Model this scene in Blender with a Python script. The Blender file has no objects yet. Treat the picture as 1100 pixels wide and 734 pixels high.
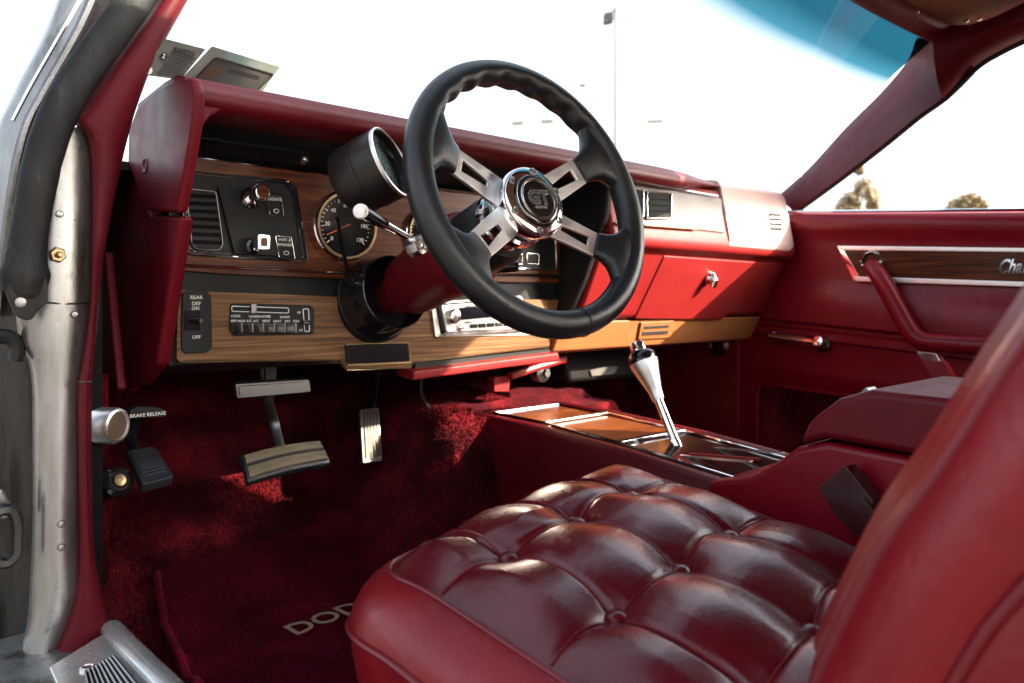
import bpy, bmesh, math, random
from mathutils import Vector, Matrix, noise
from math import sin, cos, pi, radians, sqrt, atan2
random.seed(7)
E = 0.80                      # eye height above the ground; shapes below are measured from the eye
FPX = 800.0; TH = radians(41.6)
Fv = Vector((sin(TH), cos(TH), 0)); Rv = Vector((cos(TH), -sin(TH), 0)); Uv = Vector((0, 0, 1))
scene = bpy.context.scene
COL = scene.collection

def ray(px, py): return Fv + Rv*((px-550)/FPX) + Uv*((322-py)/FPX)
def at(px, py, X=None, Y=None, Z=None, d=None):
    r = ray(px, py)
    t = X/r.x if X is not None else Y/r.y if Y is not None else Z/r.z if Z is not None else d
    return r*t
def pY(pts, Y): return [at(a, b, Y=Y) for a, b in pts]
def pX(pts, X): return [at(a, b, X=X) for a, b in pts]

# ------------------------------------------------------------------ materials
def new_mat(name):
    m = bpy.data.materials.new(name); m.use_nodes = True
    nt = m.node_tree; b = nt.nodes['Principled BSDF']
    return m, nt, b
def N(nt, t, **kw):
    n = nt.nodes.new(t)
    for k, v in kw.items():
        if k in n.inputs: n.inputs[k].default_value = v
        else: setattr(n, k, v)
    return n
def coords(nt, scale=(1, 1, 1), rot=(0, 0, 0)):
    tc = N(nt, 'ShaderNodeTexCoord'); mp = N(nt, 'ShaderNodeMapping')
    mp.inputs['Scale'].default_value = scale; mp.inputs['Rotation'].default_value = rot
    nt.links.new(tc.outputs['Object'], mp.inputs['Vector']); return mp.outputs['Vector']
def ramp(nt, fac, stops):
    r = N(nt, 'ShaderNodeValToRGB'); e = r.color_ramp.elements
    while len(e) < len(stops): e.new(0.5)
    for i, (p, c) in enumerate(stops):
        e[i].position = p; e[i].color = (*c, 1)
    nt.links.new(fac, r.inputs['Fac']); return r.outputs['Color']
def bump(nt, b, h, strength, dist=0.001, prev=None):
    n = N(nt, 'ShaderNodeBump', Strength=strength, Distance=dist)
    nt.links.new(h, n.inputs['Height'])
    if prev: nt.links.new(prev, n.inputs['Normal'])
    nt.links.new(n.outputs['Normal'], b.inputs['Normal']); return n.outputs['Normal']
def noise_tex(nt, v, scale, detail=4, rough=.55):
    n = N(nt, 'ShaderNodeTexNoise', Scale=scale, Detail=detail, Roughness=rough)
    nt.links.new(v, n.inputs['Vector']); return n.outputs['Fac']

def grained(name, c1, c2, rough, spec=.5, grain=900, gs=.15, coat=0, coat_r=.2, metal=0, rvar=.1, nscale=9, wr=0):
    """vinyl, leather, plastic: cloudy colour, fine grain bump, uneven gloss"""
    m, nt, b = new_mat(name); v = coords(nt)
    f = noise_tex(nt, v, nscale, 5)
    c = ramp(nt, f, [(.3, c1), (.7, c2)]); nt.links.new(c, b.inputs['Base Color'])
    mr = N(nt, 'ShaderNodeMapRange'); mr.inputs['To Min'].default_value = rough-rvar; mr.inputs['To Max'].default_value = rough+rvar
    nt.links.new(noise_tex(nt, v, 35, 6), mr.inputs['Value']); nt.links.new(mr.outputs['Result'], b.inputs['Roughness'])
    b.inputs['Specular IOR Level'].default_value = spec; b.inputs['Metallic'].default_value = metal
    b.inputs['Coat Weight'].default_value = coat; b.inputs['Coat Roughness'].default_value = coat_r
    if gs:
        vo = N(nt, 'ShaderNodeTexVoronoi', Scale=grain); nt.links.new(v, vo.inputs['Vector'])
        n1 = bump(nt, b, vo.outputs['Distance'], gs, .0006)
        n2 = bump(nt, b, noise_tex(nt, v, 60, 3), gs*.5, .002, n1)
        if wr:      # soft puckers and wrinkles
            w1 = N(nt, 'ShaderNodeTexNoise', Scale=17, Detail=3, Distortion=1.4); nt.links.new(v, w1.inputs['Vector'])
            bump(nt, b, w1.outputs['Fac'], wr, .004, n2)
    return m
def wood(name, c1, c2, c3, rough=.3, coat=.4, zs=60):
    m, nt, b = new_mat(name); v = coords(nt, (2.2, 2.2, zs))
    f = noise_tex(nt, v, 2.2, 9, .62)
    v2 = coords(nt, (9, 9, 420)); g = noise_tex(nt, v2, 1.5, 4, .7)
    mx = N(nt, 'ShaderNodeMath', operation='MULTIPLY_ADD'); mx.inputs[1].default_value = .35
    nt.links.new(g, mx.inputs[0])
    sc = N(nt, 'ShaderNodeMath', operation='MULTIPLY'); sc.inputs[1].default_value = .7
    nt.links.new(f, sc.inputs[0]); nt.links.new(sc.outputs[0], mx.inputs[2])
    c = ramp(nt, mx.outputs[0], [(.38, c1), (.52, c2), (.66, c3)]); nt.links.new(c, b.inputs['Base Color'])
    b.inputs['Roughness'].default_value = rough; b.inputs['Specular IOR Level'].default_value = .18; b.inputs['Coat Weight'].default_value = coat; b.inputs['Coat Roughness'].default_value = .15
    bump(nt, b, mx.outputs[0], .12, .001)
    return m
def metal(name, col, rough, var=.06, scr=True, aniso=0):
    m, nt, b = new_mat(name); v = coords(nt, (1, 1, 1))
    b.inputs['Metallic'].default_value = 1; b.inputs['Base Color'].default_value = (*col, 1)
    mr = N(nt, 'ShaderNodeMapRange'); mr.inputs['To Min'].default_value = max(.02, rough-var); mr.inputs['To Max'].default_value = rough+var
    nt.links.new(noise_tex(nt, v, 40, 6), mr.inputs['Value']); nt.links.new(mr.outputs['Result'], b.inputs['Roughness'])
    if scr: bump(nt, b, noise_tex(nt, coords(nt, (30, 30, 900)), 3, 3), .03, .001)
    b.inputs['Anisotropic'].default_value = aniso
    return m
def flat(name, col, rough=.5, spec=.5):
    m, nt, b = new_mat(name); v = coords(nt)
    c = ramp(nt, noise_tex(nt, v, 25, 4), [(.3, tuple(x*.85 for x in col)), (.7, tuple(min(1, x*1.1) for x in col))])
    nt.links.new(c, b.inputs['Base Color']); b.inputs['Roughness'].default_value = rough; b.inputs['Specular IOR Level'].default_value = spec
    return m
def carpet_mat(name, c1, c2, c3):
    m, nt, b = new_mat(name); v = coords(nt)
    a = noise_tex(nt, v, 300, 4, .75); w = noise_tex(nt, v, 11, 4)
    mx = N(nt, 'ShaderNodeMath', operation='MULTIPLY_ADD'); mx.inputs[1].default_value = .55
    s = N(nt, 'ShaderNodeMath', operation='MULTIPLY'); s.inputs[1].default_value = .5
    nt.links.new(w, s.inputs[0]); nt.links.new(a, mx.inputs[0]); nt.links.new(s.outputs[0], mx.inputs[2])
    c = ramp(nt, mx.outputs[0], [(.35, c1), (.52, c2), (.7, c3)]); nt.links.new(c, b.inputs['Base Color'])
    b.inputs['Roughness'].default_value = .95; b.inputs['Specular IOR Level'].default_value = .1
    b.inputs['Sheen Weight'].default_value = .10; b.inputs['Sheen Roughness'].default_value = .4; b.inputs['Sheen Tint'].default_value = (.9, .12, .2, 1)
    n1 = bump(nt, b, a, .9, .004); bump(nt, b, w, .5, .01, n1)
    return m
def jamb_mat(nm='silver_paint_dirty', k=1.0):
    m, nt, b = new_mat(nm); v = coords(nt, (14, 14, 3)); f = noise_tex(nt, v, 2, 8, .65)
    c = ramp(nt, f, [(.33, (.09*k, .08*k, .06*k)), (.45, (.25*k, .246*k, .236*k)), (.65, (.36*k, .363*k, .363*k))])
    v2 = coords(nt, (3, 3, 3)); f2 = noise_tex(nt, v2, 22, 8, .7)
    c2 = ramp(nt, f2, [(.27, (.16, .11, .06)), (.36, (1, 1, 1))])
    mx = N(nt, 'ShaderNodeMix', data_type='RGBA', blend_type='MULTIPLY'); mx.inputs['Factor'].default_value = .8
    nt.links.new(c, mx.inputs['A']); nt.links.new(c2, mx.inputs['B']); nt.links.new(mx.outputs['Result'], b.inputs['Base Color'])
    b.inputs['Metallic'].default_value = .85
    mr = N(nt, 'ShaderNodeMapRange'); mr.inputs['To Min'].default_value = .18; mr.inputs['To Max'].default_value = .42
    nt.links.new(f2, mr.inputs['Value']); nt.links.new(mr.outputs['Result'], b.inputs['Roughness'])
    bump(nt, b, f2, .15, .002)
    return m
def rubber_mat():
    m, nt, b = new_mat('weather_rubber'); v = coords(nt, (30, 30, 9)); f = noise_tex(nt, v, 2, 8, .7)
    c = ramp(nt, f, [(.45, (.006, .006, .0065)), (.66, (.016, .0155, .015)), (.85, (.09, .085, .08))]); nt.links.new(c, b.inputs['Base Color'])
    b.inputs['Roughness'].default_value = .5; b.inputs['Specular IOR Level'].default_value = .2; bump(nt, b, f, .5, .003); return m
def glass_mat():
    m = bpy.data.materials.new('windshield_glass'); m.use_nodes = True; nt = m.node_tree
    for n in list(nt.nodes): nt.nodes.remove(n)
    out = N(nt, 'ShaderNodeOutputMaterial'); tr = N(nt, 'ShaderNodeBsdfTransparent'); gl = N(nt, 'ShaderNodeBsdfGlossy', Roughness=.02)
    mix = N(nt, 'ShaderNodeMixShader'); fr = N(nt, 'ShaderNodeValue'); fr.outputs[0].default_value = .035
    tc = N(nt, 'ShaderNodeTexCoord'); sx = N(nt, 'ShaderNodeSeparateXYZ'); nt.links.new(tc.outputs['Object'], sx.inputs[0])
    at_ = N(nt, 'ShaderNodeAttribute', attribute_name='band')
    mr = N(nt, 'ShaderNodeMapRange'); mr.inputs['From Min'].default_value = -.12; mr.inputs['From Max'].default_value = .06
    nt.links.new(at_.outputs['Fac'], mr.inputs['Value'])
    c = ramp(nt, mr.outputs['Result'], [(0, (.93, .96, .95)), (.3, (.62, .72, .77)), (.6, (.05, .20, .25)), (1, (.012, .085, .12))])
    nt.links.new(c, tr.inputs['Color']); nt.links.new(fr.outputs[0], mix.inputs['Fac'])
    nt.links.new(tr.outputs[0], mix.inputs[1]); nt.links.new(gl.outputs[0], mix.inputs[2]); nt.links.new(mix.outputs[0], out.inputs['Surface'])
    return m
def clear_mat(name, tint=(.9, .9, .9)):
    m = bpy.data.materials.new(name); m.use_nodes = True; nt = m.node_tree
    for n in list(nt.nodes): nt.nodes.remove(n)
    out = N(nt, 'ShaderNodeOutputMaterial'); tr = N(nt, 'ShaderNodeBsdfTransparent', Color=(*tint, 1)); gl = N(nt, 'ShaderNodeBsdfGlossy', Roughness=.03)
    mix = N(nt, 'ShaderNodeMixShader'); fr = N(nt, 'ShaderNodeValue'); fr.outputs[0].default_value = .02
    nt.links.new(fr.outputs[0], mix.inputs['Fac']); nt.links.new(tr.outputs[0], mix.inputs[1]); nt.links.new(gl.outputs[0], mix.inputs[2]); nt.links.new(mix.outputs[0], out.inputs['Surface'])
    return m

M = {}
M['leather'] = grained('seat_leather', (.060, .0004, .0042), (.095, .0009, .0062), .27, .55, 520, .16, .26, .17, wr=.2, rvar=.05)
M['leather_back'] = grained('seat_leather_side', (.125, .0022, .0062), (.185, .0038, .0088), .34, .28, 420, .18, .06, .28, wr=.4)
M['piping'] = grained('seat_piping', (.10, .0035, .0075), (.14, .005, .010), .4, .35, 900, .1)
M['vinyl'] = grained('red_vinyl', (.090, .0024, .0066), (.125, .0034, .0085), .46, .2, 650, .22)
M['pad'] = grained('dash_pad_vinyl', (.080, .0022, .0052), (.112, .0032, .007), .42, .3, 500, .25)
M['door'] = grained('door_vinyl', (.150, .0024, .0085), (.195, .0034, .0112), .33, .28, 600, .15, wr=.15)
M['redplastic'] = grained('red_plastic', (.145, .0085, .009), (.185, .011, .0115), .42, .18, 800, .08)
M['black'] = grained('black_plastic', (.007, .007, .0075), (.013, .013, .0135), .45, .22, 700, .1)
M['gloss'] = grained('gloss_black', (.006, .006, .007), (.010, .010, .011), .12, .5, 700, 0, .3, .05, 0, .04)
M['hood'] = grained('black_vinyl', (.006, .0085, .0095), (.010, .013, .015), .40, .25, 600, .15)
M['rim'] = grained('wheel_leather', (.006, .007, .0075), (.011, .0125, .0135), .34, .45, 700, .3)
M['tach'] = grained('satin_black_metal', (.012, .0095, .009), (.018, .015, .014), .33, .35, 900, .05)
M['wood'] = wood('walnut', (.022, .0045, .0013), (.085, .020, .005), (.17, .050, .013), .38, .05)
M['wood2'] = wood('sunlit_walnut', (.042, .018, .007), (.135, .062, .025), (.24, .13, .058), .40, .06, 95)  # walnut lightened to stand for sunlight reflected onto the lower panel
M['chrome'] = metal('chrome', (.86, .86, .86), .07, .04, False)
M['chrome_dull'] = metal('worn_chrome', (.78, .76, .72), .22)
M['alu'] = metal('brushed_aluminium', (.84, .82, .80), .38, .08, True, .3)
M['steel'] = metal('scuffed_steel', (.55, .54, .52), .32, .12)
M['brass'] = metal('brass', (.24, .17, .095), .34)
M['gunmetal'] = metal('gunmetal', (.20, .20, .20), .35)
M['silver'] = grained('silver_applique', (.11, .095, .09), (.14, .125, .118), .36, .4, 900, .03, 0, .2, .3)
M['beige'] = grained('tan_plastic', (.27, .095, .033), (.33, .125, .045), .45, .3, 700, .08)
M['white'] = flat('ivory_paint', (.78, .76, .70), .5)
M['ink'] = flat('black_ink', (.02, .02, .02), .6)
M['dial'] = flat('cream_dial', (.11, .125, .115), .4)
M['amber'] = flat('amber_gloss', (.9, .30, .02), .2)
M['needle'] = flat('orange_needle', (.85, .16, .03), .4)
M['carpet'] = carpet_mat('crimson_carpet', (.007, .0001, .0006), (.032, .0006, .0024), (.22, .010, .015))
M['mat'] = carpet_mat('crimson_mat', (.016, .0001, .0024), (.082, .0008, .0105), (.22, .004, .030))
M['letter'] = flat('tan_yarn', (.20, .14, .105), .95, .05)
M['jamb'] = jamb_mat('silver_paint_dirty', .95)
M['jambdark'] = jamb_mat('shaded_dirty_metal', .16)  # dirty jamb paint darkened: shade in the recess, dark joints elsewhere
M['rubber'] = rubber_mat()
M['pedal'] = flat('worn_pedal_rubber', (.13, .10, .06), .6)
M['pedalblack'] = grained('pedal_rubber', (.014, .016, .02), (.025, .028, .034), .4, .5, 500, .2)
M['headliner'] = grained('headliner_cloth', (.16, .075, .04), (.22, .10, .055), .8, .2, 500, .3)
M['paper'] = flat('shaded_paper', (.10, .10, .093), .8, .2)  # sticker paper darkened to stand for being lit from behind
M['paper2'] = flat('pale_paper', (.27, .32, .30), .8, .2)
M['knobface'] = flat('brown_knob_face', (.09, .055, .03), .5)
M['pillar'] = grained('red_pillar_paint', (.062, .0032, .0065), (.085, .0045, .0085), .5, .12, 500, .1)
M['woodgloss'] = wood('varnished_walnut', (.020, .005, .0018), (.07, .019, .006), (.13, .040, .012), .25, .2)
M['glass'] = glass_mat()
M['glare_vinyl'] = grained('dash_end_glare', (.42, .27, .245), (.48, .315, .29), .36, .5, 600, .12)  # red vinyl paled to stand for blown-out sun glare
M['buckle'] = grained('buckle_plastic', (.022, .0012, .003), (.034, .002, .0045), .28, .5, 600, .06)
M['console'] = grained('console_vinyl_shaded', (.060, .0014, .0042), (.085, .002, .0056), .40, .25, 600, .15)  # red vinyl darkened to stand for shade from seat and dashboard
M['matte'] = grained('matte_black', (.005, .005, .0055), (.009, .009, .0095), .6, .06, 700, .05)
M['plate'] = grained('scuffed_plate', (.40, .40, .39), (.62, .62, .60), .26, .5, 500, .06, metal=.75, rvar=.12)
M['clear'] = clear_mat('clear_lens', (.85, .9, .9))
M['lcd'] = grained('radio_display', (.006, .006, .013), (.010, .009, .02), .2, .3, 600, 0)

# ------------------------------------------------------------------ mesh building
class MB:
    def __init__(s): s.v = []; s.f = []
    def add(s, pts, faces):
        o = len(s.v); s.v += [Vector(p) for p in pts]; s.f += [tuple(i+o for i in f) for f in faces]; return s
    def grid(s, rows, cu=False, cv=False):
        r, c = len(rows), len(rows[0]); pts = [p for q in rows for p in q]; fs = []
        for i in range(r if cv else r-1):
            for j in range(c if cu else c-1):
                a, b = i*c+j, i*c+(j+1) % c; i2 = (i+1) % r
                fs.append((a, b, i2*c+(j+1) % c, i2*c+j))
        return s.add(pts, fs)
    def prism(s, poly, off):
        n = len(poly); off = Vector(off); pts = [Vector(p) for p in poly]+[Vector(p)+off for p in poly]
        return s.add(pts, [tuple(range(n)), tuple(range(2*n-1, n-1, -1))]+[(i, i+n, (i+1) % n+n, (i+1) % n) for i in range(n)])
    def loft(s, secs, caps=True, closed=True):
        """closed sections joined one after another"""
        o = len(s.v); n = len(secs[0]); s.grid(secs, cu=closed)
        if caps: s.f += [tuple(o+i for i in range(n)), tuple(o+(len(secs)-1)*n+i for i in range(n-1, -1, -1))]
        return s
    def tube(s, path, r, n=12, closed=False, flat=1.0, up=None):
        path = [Vector(p) for p in path]; m = len(path); secs = []; prev = None
        for i, p in enumerate(path):
            a = path[(i-1) % m] if (closed or i) else p; b = path[(i+1) % m] if (closed or i < m-1) else p
            t = (b-a).normalized()
            if up is not None: x = Vector(up)-t*Vector(up).dot(t)
            elif prev is None: x = t.orthogonal()
            else: x = prev-t*prev.dot(t)
            x.normalize(); prev = x; y = t.cross(x)
            rr = r[i] if isinstance(r, (list, tuple)) else r
            secs.append([p+x*rr*cos(2*pi*k/n)*flat+y*rr*sin(2*pi*k/n) for k in range(n)])
        if closed: s.grid(secs, cu=True, cv=True)
        else: s.loft(secs)
        return s
    def lathe(s, o, axis, prof, n=40, caps=True):
        o = Vector(o); ax = Vector(axis).normalized(); x = ax.orthogonal().normalized(); y = ax.cross(x)
        secs = [[o+ax*h+(x*cos(2*pi*k/n)+y*sin(2*pi*k/n))*max(r, 1e-5) for k in range(n)] for r, h in prof]
        return s.loft(secs, caps)
    def box(s, c, x, y, z):
        c = Vector(c); x = Vector(x); y = Vector(y); z = Vector(z)
        return s.prism([c-x-y-z, c+x-y-z, c+x+y-z, c-x+y-z], z*2)

def smooth_path(pts, k=6, closed=False):
    pts = [Vector(p) for p in pts]; n = len(pts); out = []
    for i in range(n if closed else n-1):
        p0 = pts[(i-1) % n] if closed else pts[max(i-1, 0)]; p1 = pts[i]; p2 = pts[(i+1) % n]; p3 = pts[(i+2) % n] if closed else pts[min(i+2, n-1)]
        for j in range(k):
            t = j/k
            out.append(.5*((2*p1)+(p2-p0)*t+(2*p0-5*p1+4*p2-p3)*t*t+(3*p1-p0-3*p2+p3)*t**3))
    if not closed: out.append(pts[-1])
    return out
def round_poly(pts, r, k=4):
    """round the corners of a planar polygon"""
    pts = [Vector(p) for p in pts]; n = len(pts); out = []
    for i in range(n):
        a, b, c = pts[i-1], pts[i], pts[(i+1) % n]
        rr = min(r, (a-b).length*.45, (c-b).length*.45)
        p = b+(a-b).normalized()*rr; q = b+(c-b).normalized()*rr
        for j in range(k+1):
            t = j/k; out.append(p*(1-t)**2+b*2*t*(1-t)+q*t*t)
    return out

def obj(name, mb, mat, parent=None, bevel=0, ang=38, seg=2, sub=0):
    me = bpy.data.meshes.new(name); me.from_pydata([tuple(p+Vector((0, 0, E))) for p in mb.v], [], mb.f); me.update()
    bm = bmesh.new(); bm.from_mesh(me); bmesh.ops.remove_doubles(bm, verts=bm.verts, dist=1e-6); bmesh.ops.recalc_face_normals(bm, faces=bm.faces)
    for f in bm.faces: f.smooth = True
    for e in bm.edges:
        if len(e.link_faces) == 2 and e.calc_face_angle(0) > radians(ang) and not bevel: e.smooth = False
    bm.to_mesh(me); bm.free()
    me.materials.append(M[mat] if isinstance(mat, str) else mat)
    o = bpy.data.objects.new(name, me); COL.objects.link(o)
    if bevel:
        b = o.modifiers.new('bevel', 'BEVEL'); b.width = bevel; b.segments = seg; b.limit_method = 'ANGLE'; b.angle_limit = radians(25); b.harden_normals = False
        w = o.modifiers.new('wn', 'WEIGHTED_NORMAL'); w.keep_sharp = True
    if sub:
        b = o.modifiers.new('sub', 'SUBSURF'); b.levels = sub; b.render_levels = sub
    if parent is not None: put(o, parent)
    return o
def wloc(p):
    v = p.location.copy()
    while p.parent: p = p.parent; v += p.location*0
    return v
def put(o, parent):
    o.parent = parent
    root = parent
    while root.parent: root = root.parent
    if parent.parent is None: o.matrix_parent_inverse = Matrix.Translation(-parent.location)
    # a sub-part's parent mesh already sits at the world origin
def tag(o, label, cat, group=None, kind=None):
    o['label'] = label; o['category'] = cat
    if group: o['group'] = group
    if kind: o['kind'] = kind
    return o
def thing(name, loc, label, cat, group=None):
    o = bpy.data.objects.new(name, None); COL.objects.link(o); o.location = Vector(loc)+Vector((0, 0, E)); o.empty_display_size = .05
    return tag(o, label, cat, group)
def text(body, loc, xd, yd, size, mat, parent, name='lettering', align='LEFT', ext=.0004, shear=0, bold=0, xs=1):
    cu = bpy.data.curves.new('t', 'FONT'); cu.body = body; cu.size = size; cu.extrude = ext; cu.align_x = align; cu.shear = shear; cu.offset = bold
    cu.resolution_u = 3
    to = bpy.data.objects.new('t', cu); COL.objects.link(to)
    dg = bpy.context.evaluated_depsgraph_get(); me = bpy.data.meshes.new_from_object(to.evaluated_get(dg)); bpy.data.objects.remove(to)
    x = Vector(xd).normalized(); y = Vector(yd); y = (y-x*y.dot(x)).normalized(); z = x.cross(y)
    mt = Matrix((x, y, z)).transposed().to_4x4(); mt.translation = Vector(loc)+Vector((0, 0, E)); me.transform(mt @ Matrix.Scale(xs, 4, (1, 0, 0)))
    me.name = name; me.materials.clear(); me.materials.append(M[mat])
    o = bpy.data.objects.new(name, me); COL.objects.link(o)
    if parent is not None: put(o, parent)
    return o
def texts(items, name, mat, parent, xd=(1, 0, 0), yd=(0, 0, 1)):
    """several words of one label joined in one mesh"""
    os_ = [text(b, l, xd, yd, s, mat, None, name, al) for b, l, s, al in items]
    bm = bmesh.new()
    for o in os_: bm.from_mesh(o.data)
    me = bpy.data.meshes.new(name); bm.to_mesh(me); bm.free(); me.materials.append(M[mat])
    for o in os_: bpy.data.objects.remove(o)
    o = bpy.data.objects.new(name, me); COL.objects.link(o); put(o, parent); return o
def slab(px, Y, th=.006, rnd=0):
    p = pY(px, Y)
    if rnd: p = round_poly(p, rnd)
    return MB().prism(p, (0, th, 0))
def outline(px, Y, r, rnd=.004):
    return MB().tube(round_poly(pY(px, Y), rnd, 3), r, 6, closed=True)
def mirror_x(a, b, t): return a+(b-a)*t

# ================================================================== DASHBOARD
XL, XW, XR = .285, 1.02, 1.69           # left end, wall between driver and passenger side, right end
dash = thing('dashboard', (.98, 1.0, -.1), 'red padded dashboard with walnut panels running under the windshield', 'dashboard')
# top pad: one long roll over the whole width
def top_prof(x, back):
    return [Vector((x, y, z)) for y, z in [(back, .2175), (back, .236), (1.06, .258), (.95, .262), (.90, .260), (.878, .253), (.867, .240), (.868, .226), (.876, .219), (.905, .2165), (1.04, .2165)]]
def ws_base(x): return 1.27-.30*((x-.985)/.74)**2
secs = []
for i in range(33):
    x = XL-.002+(1.41-XL)*i/32
    sec = top_prof(x, max(1.075, ws_base(x)-.02)); k = min(1, max(0, (x-1.18)/.22)); k = k*k*(3-2*k)
    for p in sec:        # the lip tucks back towards the rounded passenger end
        if p.y < .94: p.y += .034*k
        if p.z < .245 and p.y < .96: p.z += (.244-p.z)*.85*k
    secs.append(sec)
o_pad = obj('dash_pad', MB().loft(secs), 'pad', dash, ang=60)
# left end cap: the pad turns down past the instruments
capf = [(137, 168), (150, 118), (170, 97), (190, 84), (208, 82), (216, 96), (214, 128), (208, 166), (193, 229), (161, 227), (149, 195)]
cap = MB()
yz = []
for a, b in [(140, 176), (141, 140), (150, 116), (172, 95), (195, 84), (209, 84), (213, 98), (211, 130), (205, 168), (194, 229), (160, 227), (148, 195)]:
    p = at(a, b, X=XL); yz.append((p.y, p.z))
cap.prism([Vector((XL-.004, y, z)) for y, z in yz], (.013, 0, 0))
obj('end_cap', cap, 'vinyl', dash, bevel=.0055, seg=4)
obj('hood_corner', MB().prism(pY([(203, 96), (262, 112), (241, 117), (226, 125), (217, 137), (211, 154), (207, 172), (202, 168)], .8725), (0, .09, 0)), 'vinyl', dash, bevel=.004, seg=3)
obj('cap_screw_recess', MB().lathe(at(156, 178, X=XL-.0045), (-1, 0, 0), [(0, -.003), (.004, -.002), (.0065, .0005), (.0085, .0012), (.0105, 0), (.0105, -.004)], 20), 'pad', dash)
# side panel under the cap
obj('side_filler', MB().prism([at(a, b, X=XL+.006) for a, b in ((152, 170), (122, 196), (109, 300), (108, 428), (140, 421), (160, 260))], (.012, 0, 0)), 'vinyl', dash, bevel=.004)
side = [(161, 231), (193, 232), (188, 262), (168, 392), (150, 414), (126, 421), (112, 380), (118, 300), (148, 198)]
obj('side_panel', MB().prism([at(a, b, X=XL+.002) for a, b in side], (.018, 0, 0)), 'vinyl', dash, bevel=.006, seg=3)
# black hood lining behind the lip, and the dark body behind the panels
hood = MB().loft([[Vector((x, .93, .2162)), Vector((x, .962, .209)), Vector((x, 1.004, .187)), Vector((x, 1.03, .187)), Vector((x, 1.03, .2162))] for x in (XL+.01, XW)])
obj('hood_lining', hood, 'hood', dash)
obj('gloss_ridge', MB().tube([Vector((XL+.02, .968, .2055)), Vector((XW, .968, .2055))], .0022, 8), 'hood', dash)
body = MB().loft([[Vector((x, y, z)) for y, z in [(1.012, .20), (1.012, -.085), (1.05, -.10), (1.20, -.10), (1.20, .20)]] for x in (XL+.022, XW)])
obj('dash_body', body, 'black', dash)
# right wall of the driver's hood
wl = [(.872, .235), (.885, .15), (.935, .04), (.99, -.055), (1.03, -.085), (1.03, .23)]
obj('hood_wall', MB().prism([Vector((XW-.012, y, z)) for y, z in wl], (.014, 0, 0)), 'black', dash, bevel=.004)

# ---- upper walnut panel
YU = 1.0
up = [(205, 167), (340, 186), (430, 199), (640, 222), (606, 295), (400, 292), (190, 285), (192, 262)]
pan = obj('instrument_panel', slab(up, YU, .012), 'wood', dash)
obj('trim_strip', MB().tube(pY([(205, 168), (340, 187), (430, 200), (640, 223)], YU-.001), .0011, 6), 'chrome', pan)
obj('trim_strip', MB().tube(pY([(190, 284.5), (300, 290), (400, 294), (606, 295.5)], YU-.002), .0016, 6), 'chrome', pan)
obj('lower_lip', slab([(191, 287), (400, 296), (606, 298), (602, 304), (400, 301), (240, 294), (191, 290)], YU+.002, .01), 'wood', pan)
# switch pod
pod = [(198, 182), (309, 194), (318, 203), (331, 281), (204, 273), (196, 262)]
sp = obj('switch_pod', slab(pod, YU-.004, .004, .004), 'black', dash, bevel=.001)
obj('chrome_frame', outline(pod, YU-.005, .0013), 'chrome', sp)
obj('chrome_frame', outline([(201, 186), (307, 197), (315, 206), (326, 277), (206, 270), (200, 260)], YU-.0055, .0007), 'chrome', sp)
pl = obj('switch_plate', slab([(234, 200), (306, 207), (313, 212), (323, 277), (252, 272)], YU-.010, .006, .003), 'black', sp, bevel=.0015)
# vent in the pod
vent = obj('air_vent', slab([(200, 203), (232, 206), (240, 262), (236, 269), (211, 268), (206, 262)], YU-.006, .003, .004), 'black', dash)
obj('vent_frame', outline([(200, 203), (232, 206), (239.5, 262), (236, 269), (211, 268), (206, 262)], YU-.007, .0008), 'gunmetal', vent)
lv = MB()
for k in range(7):
    y0 = 209+k*8.3; xa = 202+k*.8; xb = 232+k*1.1
    a, b = at(xa, y0, Y=YU-.008), at(xb, y0+1.5, Y=YU-.008)
    lv.prism([a, b, b+Vector((0, 0, -.0035)), a+Vector((0, 0, -.0035))], (0, .006, .004))
obj('louvres', lv, 'matte', vent)
# knobs
def knob(px, py, name, kind):
    c = at(px-12, py+6, Y=YU-.009); tip = Vector((c.x, c.y-.040, c.z+.004))
    if kind == 'round':
        k = obj(name, MB().lathe(c, tip-c, [(.013, 0), (.013, .003), (.0095, .006), (.006, .008), (.0055, .02), (.0085, .023), (.0115, .027), (.0118, .036), (.010, .040), (.0085, .041)], 28), 'chrome', dash)
        obj('knob_face', MB().lathe(c, tip-c, [(.0084, .0405), (.0084, .0416), (.003, .0418)], 24), 'wood', k)
        obj('collar', MB().lathe(c, tip-c, [(.0145, -.002), (.0145, .0015), (.011, .005), (.006, .006)], 24, False), 'gloss', k)
    else:
        k = obj(name, MB().prism(round_poly([tip+Vector((a*.0085, .004, b*.010)) for a, b in ((-1, -1), (1, -1), (1, 1), (-1, 1))], .003), (0, .016, 0)), 'chrome', dash, bevel=.001)
        obj('knob_face', MB().prism(round_poly([tip+Vector((a*.0045, .003, b*.006)) for a, b in ((-1, -1), (1, -1), (1, 1), (-1, 1))], .0025), (0, .002, 0)), 'headliner', k)
        obj('collar', MB().lathe(c, (0, -1, 0), [(.011, -.002), (.011, .004), (.0075, .006), (.007, .022)], 24), 'gloss', k)
knob(281, 207, 'headlight_knob', 'round'); knob(284, 259, 'wiper_knob', 'square')
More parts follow.
